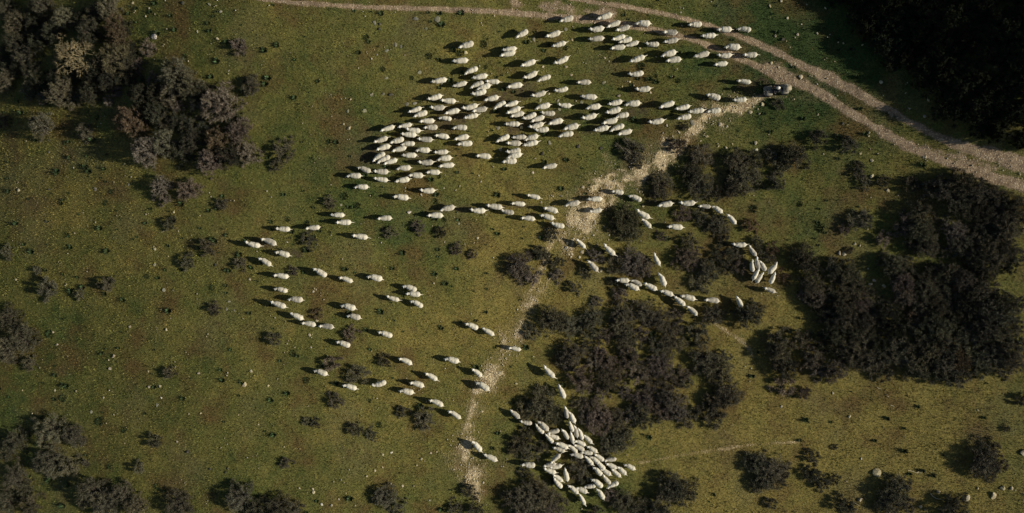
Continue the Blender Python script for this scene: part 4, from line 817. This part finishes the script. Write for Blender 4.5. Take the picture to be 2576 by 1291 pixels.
for phrase, l in FLOCK:
    rows = []
    for e in l:
        a = src(e[0], e[1], e[2]); b = src(e[0], e[3], e[4]); rows.append((a, b, e[5] if len(e) > 5 else 0))
    xs = [(q[0][0] + q[1][0]) / 2 for q in rows]; ys = [(q[0][1] + q[1][1]) / 2 for q in rows]
    horiz = max(xs) - min(xs) >= max(ys) - min(ys); order = sorted(range(len(rows)), key=lambda k: xs[k] if horiz else ys[k])
    for rank, k in enumerate(order):
        a, b, look = rows[k]
        ha = at(a[0], a[1], .64); hb = at(b[0], b[1], .58)
        ang = math.atan2(ha[1] - hb[1], ha[0] - hb[0]); ln = math.hypot(ha[0] - hb[0], ha[1] - hb[1])
        s = min(1.07, max(.84, ln / 1.20)); u = Vector((math.cos(ang), math.sin(ang), 0))
        cx, cy = ha[0] - u.x * .70 * s, ha[1] - u.y * .70 * s
        if ln < 1.0: cx, cy = (ha[0] + hb[0]) / 2 - u.x * .11 * s, (ha[1] + hb[1]) / 2 - u.y * .11 * s
        o = link('sheep', FLEECES[rnd.randrange(12)]); i += 1
        z = normal_at(cx, cy); y = z.cross(u).normalized(); x = y.cross(z)
        R = Matrix((x, y, z)).transposed().to_4x4()
        o.matrix_world = Matrix.Translation((cx, cy, float(terrain(cx, cy)) - .01)) @ R @ Matrix.Diagonal((s, s * rnd.uniform(.84, .94), s * rnd.uniform(.93, 1.02), 1))
        o.color = (1, (rnd.uniform(0, 1)**2 * .42, .42, .75, 1.0)[look], (rnd.uniform(0, .35), .6, .35, .2)[look], 1)
        q = int(round(ang / (math.pi / 4))) % 8
        o['label'] = '%s heading %s, %s from %s %s' % (SLOOK[look], HEAD[q], ORD[rank], 'left' if horiz else 'top', phrase)
        o['category'] = 'sheep'; o['group'] = 'sheep of the mustered flock'
# ------------------------------------------------------------------ quad bike and its rider
def quad():
    M = dict(tyre=plain('black_rubber', (.022, .022, .022), .85, .2), dark=plain('dark_plastic', (.035, .037, .042), .5, .4), grey=plain('grey_fender', (.24, .22, .175), .7, .25),
             steel=plain('worn_steel', (.22, .21, .19), .55, .4, .5), tan=plain('dusty_canvas', (.40, .35, .25), .9, .1), helm=plain('cream_shell', (.78, .75, .66), .35, .5, 0, .05),
             jacket=plain('black_jacket', (.02, .022, .028), .85, .15), trousers=plain('grey_trousers', (.16, .16, .155), .9, .1), skin=plain('skin', (.45, .28, .19), .6, .3), glass=plain('lamp_glass', (.75, .75, .70), .15, .6, 0, .03))
    def mesh(name, bm, mat, parent, bevel=0, smooth=True):
        if bevel: bmesh.ops.bevel(bm, geom=[e for e in bm.edges if e.calc_face_angle(0) > .5], offset=bevel, segments=2, affect='EDGES', clamp_overlap=True)
        me = bpy.data.meshes.new(name); bm.to_mesh(me); bm.free(); me.materials.append(mat)
        if smooth: me.polygons.foreach_set('use_smooth', np.ones(len(me.polygons), bool))
        return link(name, me, parent)
    def box(bm, c, s, rot=None, taper=1.0):
        v = bmesh.ops.create_cube(bm, size=1)['verts']
        for q in v:
            if q.co.x > 0: q.co.y *= taper
        bmesh.ops.transform(bm, matrix=Matrix.Translation(c) @ (rot or Matrix.Identity(4)) @ Matrix.Diagonal((*s, 1)), verts=v)
    def tube(bm, a, b, r, seg=8):
        a, b = Vector(a), Vector(b); d = b - a
        bmesh.ops.create_cone(bm, cap_ends=True, segments=seg, radius1=r, radius2=r, depth=d.length, matrix=Matrix.Translation((a + b) / 2) @ d.to_track_quat('Z', 'Y').to_matrix().to_4x4())
    ax_, ay_ = at(2567, 308.5, .45); bx_, by_ = at(2657, 297, .5); cx, cy = (ax_ + bx_) / 2, (ay_ + by_) / 2; ang = math.atan2(ay_ - by_, ax_ - bx_)
    z0 = float(terrain(cx, cy)); n = normal_at(cx, cy); u = Vector((math.cos(ang), math.sin(ang), 0)); y = n.cross(u).normalized(); x = y.cross(n)
    W = Matrix.Translation((cx, cy, z0 + .0)) @ Matrix((x, y, n)).transposed().to_4x4() @ Matrix.Diagonal((.96, .86, .92, 1))
    q = link('quad_bike', None); q.matrix_world = W; q['label'] = 'grey quad bike ridden behind the flock below the track fork'; q['category'] = 'quad bike'
    bm = bmesh.new(); box(bm, (0, 0, .42), (1.25, .34, .22), None, .8); box(bm, (.10, 0, .58), (.5, .28, .2), None, .7); mesh('body', bm, M['dark'], q, .04)
    for sx_ in (-1, 1):
        bm = bmesh.new(); box(bm, (sx_ * .62, 0, .66), (.62, .80, .05), None, 1); 
        for s in (-1, 1): box(bm, (sx_ * .62, s * .39, .60), (.58, .05, .14))
        mesh('fender', bm, M['grey'], q, .02)
    bm = bmesh.new(); box(bm, (-.22, 0, .76), (.72, .30, .12), None, .8); mesh('seat', bm, M['dark'], q, .04)
    for xr, w in ((.80, .38), (-.78, .46)):
        bm = bmesh.new(); 
        for s in (-1, 1): tube(bm, (xr - w / 2, s * .29, .78), (xr + w / 2, s * .29, .78), .016); tube(bm, (xr + s * w / 2, -.29, .78), (xr + s * w / 2, .29, .78), .016); tube(bm, (xr, s * .2, .66), (xr, s * .2, .78), .014)
        for k in range(-2, 3): tube(bm, (xr - w / 2, k * .10, .785), (xr + w / 2, k * .10, .785), .011)
        mesh('cargo_rack', bm, M['steel'], q)
    bm = bmesh.new(); tube(bm, (.34, 0, .70), (.28, 0, .94), .025); tube(bm, (.28, 0, .94), (.20, .30, .98), .018); tube(bm, (.28, 0, .94), (.20, -.30, .98), .018); hb = mesh('handlebar', bm, M['dark'], q)
    for s in (-1, 1):
        bm = bmesh.new(); tube(bm, (.22, s * .23, .975), (.19, s * .33, .985), .027); mesh('grip', bm, M['tyre'], hb)
        bm = bmesh.new(); bmesh.ops.create_uvsphere(bm, u_segments=12, v_segments=8, radius=.075, matrix=Matrix.Translation((.90, s * .19, .58)) @ Matrix.Diagonal((.5, 1, .9, 1))); mesh('headlight', bm, M['glass'], q)
    for xw in (.64, -.62):
        for s in (-1, 1):
            w = link('wheel', None, q); w.location = (xw, s * .35, .29)
            bm = bmesh.new(); N, m_ = 22, 8; R_, r_ = .20, .095; vs = []
            for a in range(N):
                t = 2 * math.pi * a / N
                for b in range(m_):
                    p = 2 * math.pi * b / m_; rr = R_ + r_ * math.cos(p) + (.008 if a % 2 else 0) * (math.cos(p) > .3); vs.append(bm.verts.new((rr * math.cos(t), 1.25 * r_ * math.sin(p), rr * math.sin(t))))
            for a in range(N):
                for b in range(m_): bm.faces.new((vs[a * m_ + b], vs[a * m_ + (b + 1) % m_], vs[((a + 1) % N) * m_ + (b + 1) % m_], vs[((a + 1) % N) * m_ + b]))
            bmesh.ops.recalc_face_normals(bm, faces=bm.faces); mesh('tyre', bm, M['tyre'], w)
            bm = bmesh.new(); tube(bm, (0, -.07, 0), (0, .07, 0), .125, 14); tube(bm, (0, -.085, 0), (0, .085, 0), .05, 10); mesh('rim', bm, M['steel'], w)
    # folded tarpaulin lashed on the rear rack: a thing resting on it
    bm = bmesh.new(); box(bm, (-.80, 0, .87), (.62, .46, .15), None, .9); t = mesh('tarpaulin_bundle', bm, M['tan'], None, .05); t.matrix_world = W
    t['label'] = 'tan tarpaulin bundle lying on the rear rack of the quad bike'; t['category'] = 'bundle'
    # rider: one continuous skinned body astride the seat, hands on the grips
    J = {'pelvis': ((-.18, 0, .92), .15), 'waist': ((-.14, 0, 1.08), .145), 'chest': ((-.04, 0, 1.30), .165), 'neck': ((.03, 0, 1.47), .065), 'head': ((.07, 0, 1.58), .09)}
    E = [('pelvis', 'waist'), ('waist', 'chest'), ('chest', 'neck'), ('neck', 'head')]
    for s, t_ in ((1, 'l'), (-1, 'r')):
        J.update({'sh' + t_: ((.0, s * .20, 1.38), .075), 'el' + t_: ((.08, s * .34, 1.16), .055), 'wr' + t_: ((.19, s * .30, 1.03), .036), 'hp' + t_: ((-.16, s * .13, .88), .105), 'kn' + t_: ((.20, s * .26, .80), .075), 'an' + t_: ((.05, s * .27, .42), .05), 'to' + t_: ((.24, s * .27, .37), .04)})
        E += [('chest', 'sh' + t_), ('sh' + t_, 'el' + t_), ('el' + t_, 'wr' + t_), ('pelvis', 'hp' + t_), ('hp' + t_, 'kn' + t_), ('kn' + t_, 'an' + t_), ('an' + t_, 'to' + t_)]
        hand = Vector((.20, s * .29, 1.015)); J['pm' + t_] = (tuple(hand), .034); E.append(('wr' + t_, 'pm' + t_))
        for k in range(4):
            o_ = (-.036 + k * .024); ln = (.9, 1.05, 1.0, .8)[k]
            J['fa%d' % k + t_] = ((.225, s * .29 + o_, 1.022), .010); J['fb%d' % k + t_] = ((.225 + .022 * ln, s * .29 + o_, .985), .009); J['fc%d' % k + t_] = ((.205, s * .29 + o_, .955 - .006 * ln), .008)
            E += [('pm' + t_, 'fa%d' % k + t_), ('fa%d' % k + t_, 'fb%d' % k + t_), ('fb%d' % k + t_, 'fc%d' % k + t_)]
        J['ta' + t_] = ((.19, s * .255, 1.0), .011); J['tb' + t_] = ((.205, s * .245, .965), .009); E += [('pm' + t_, 'ta' + t_), ('ta' + t_, 'tb' + t_)]
    names = list(J); me = bpy.data.meshes.new('person'); me.from_pydata([J[k][0] for k in names], [(names.index(a), names.index(b)) for a, b in E], [])
    o = bpy.data.objects.new('raw', me); COL.objects.link(o); md = o.modifiers.new('s', 'SKIN'); sk = me.skin_vertices[0].data
    for k, nme in enumerate(names): sk[k].radius = (J[nme][1],) * 2; sk[k].use_root = nme == 'pelvis'
    sd = o.modifiers.new('d', 'SUBSURF'); sd.levels = 2
    dg = bpy.context.evaluated_depsgraph_get(); dg.update(); out = bpy.data.meshes.new_from_object(o.evaluated_get(dg)); bpy.data.objects.remove(o)
    out.materials.clear()
    for k in ('jacket', 'trousers', 'skin', 'tyre'): out.materials.append(M[k])
    for p in out.polygons:
        c = p.center; p.use_smooth = True
        p.material_index = 3 if c.z < .46 else 1 if c.z < .99 and c.x < .30 and abs(c.y) < .42 and not (c.z > .93 and c.x > .1) else 2 if (c.z > 1.49 or (c.x > .175 and c.z < 1.06)) else 0
    pr = link('person', out); pr.matrix_world = W; pr['label'] = 'person in black jacket and cream helmet riding the quad bike'; pr['category'] = 'person'
    bm = bmesh.new(); bmesh.ops.create_uvsphere(bm, u_segments=20, v_segments=14, radius=.15, matrix=Matrix.Translation((.06, 0, 1.62)) @ Matrix.Diagonal((1.12, .92, 1.0, 1)))
    bmesh.ops.delete(bm, geom=[v for v in bm.verts if v.co.z < 1.53 and v.co.x > .06], context='VERTS'); mesh('helmet', bm, M['helm'], pr)
    bm = bmesh.new(); box(bm, (.20, 0, 1.66), (.14, .2, .02), Matrix.Rotation(.15, 4, 'Y'), .8); mesh('visor', bm, M['dark'], pr, .006)
    bm = bmesh.new(); bmesh.ops.create_uvsphere(bm, u_segments=10, v_segments=8, radius=.022, matrix=Matrix.Translation((.175, 0, 1.575))); nose = mesh('nose', bm, M['skin'], pr)
    for s in (-1, 1):
        bm = bmesh.new(); bmesh.ops.create_uvsphere(bm, u_segments=8, v_segments=6, radius=.012, matrix=Matrix.Translation((.158, s * .034, 1.605))); mesh('eye', bm, M['tyre'], pr)
quad()
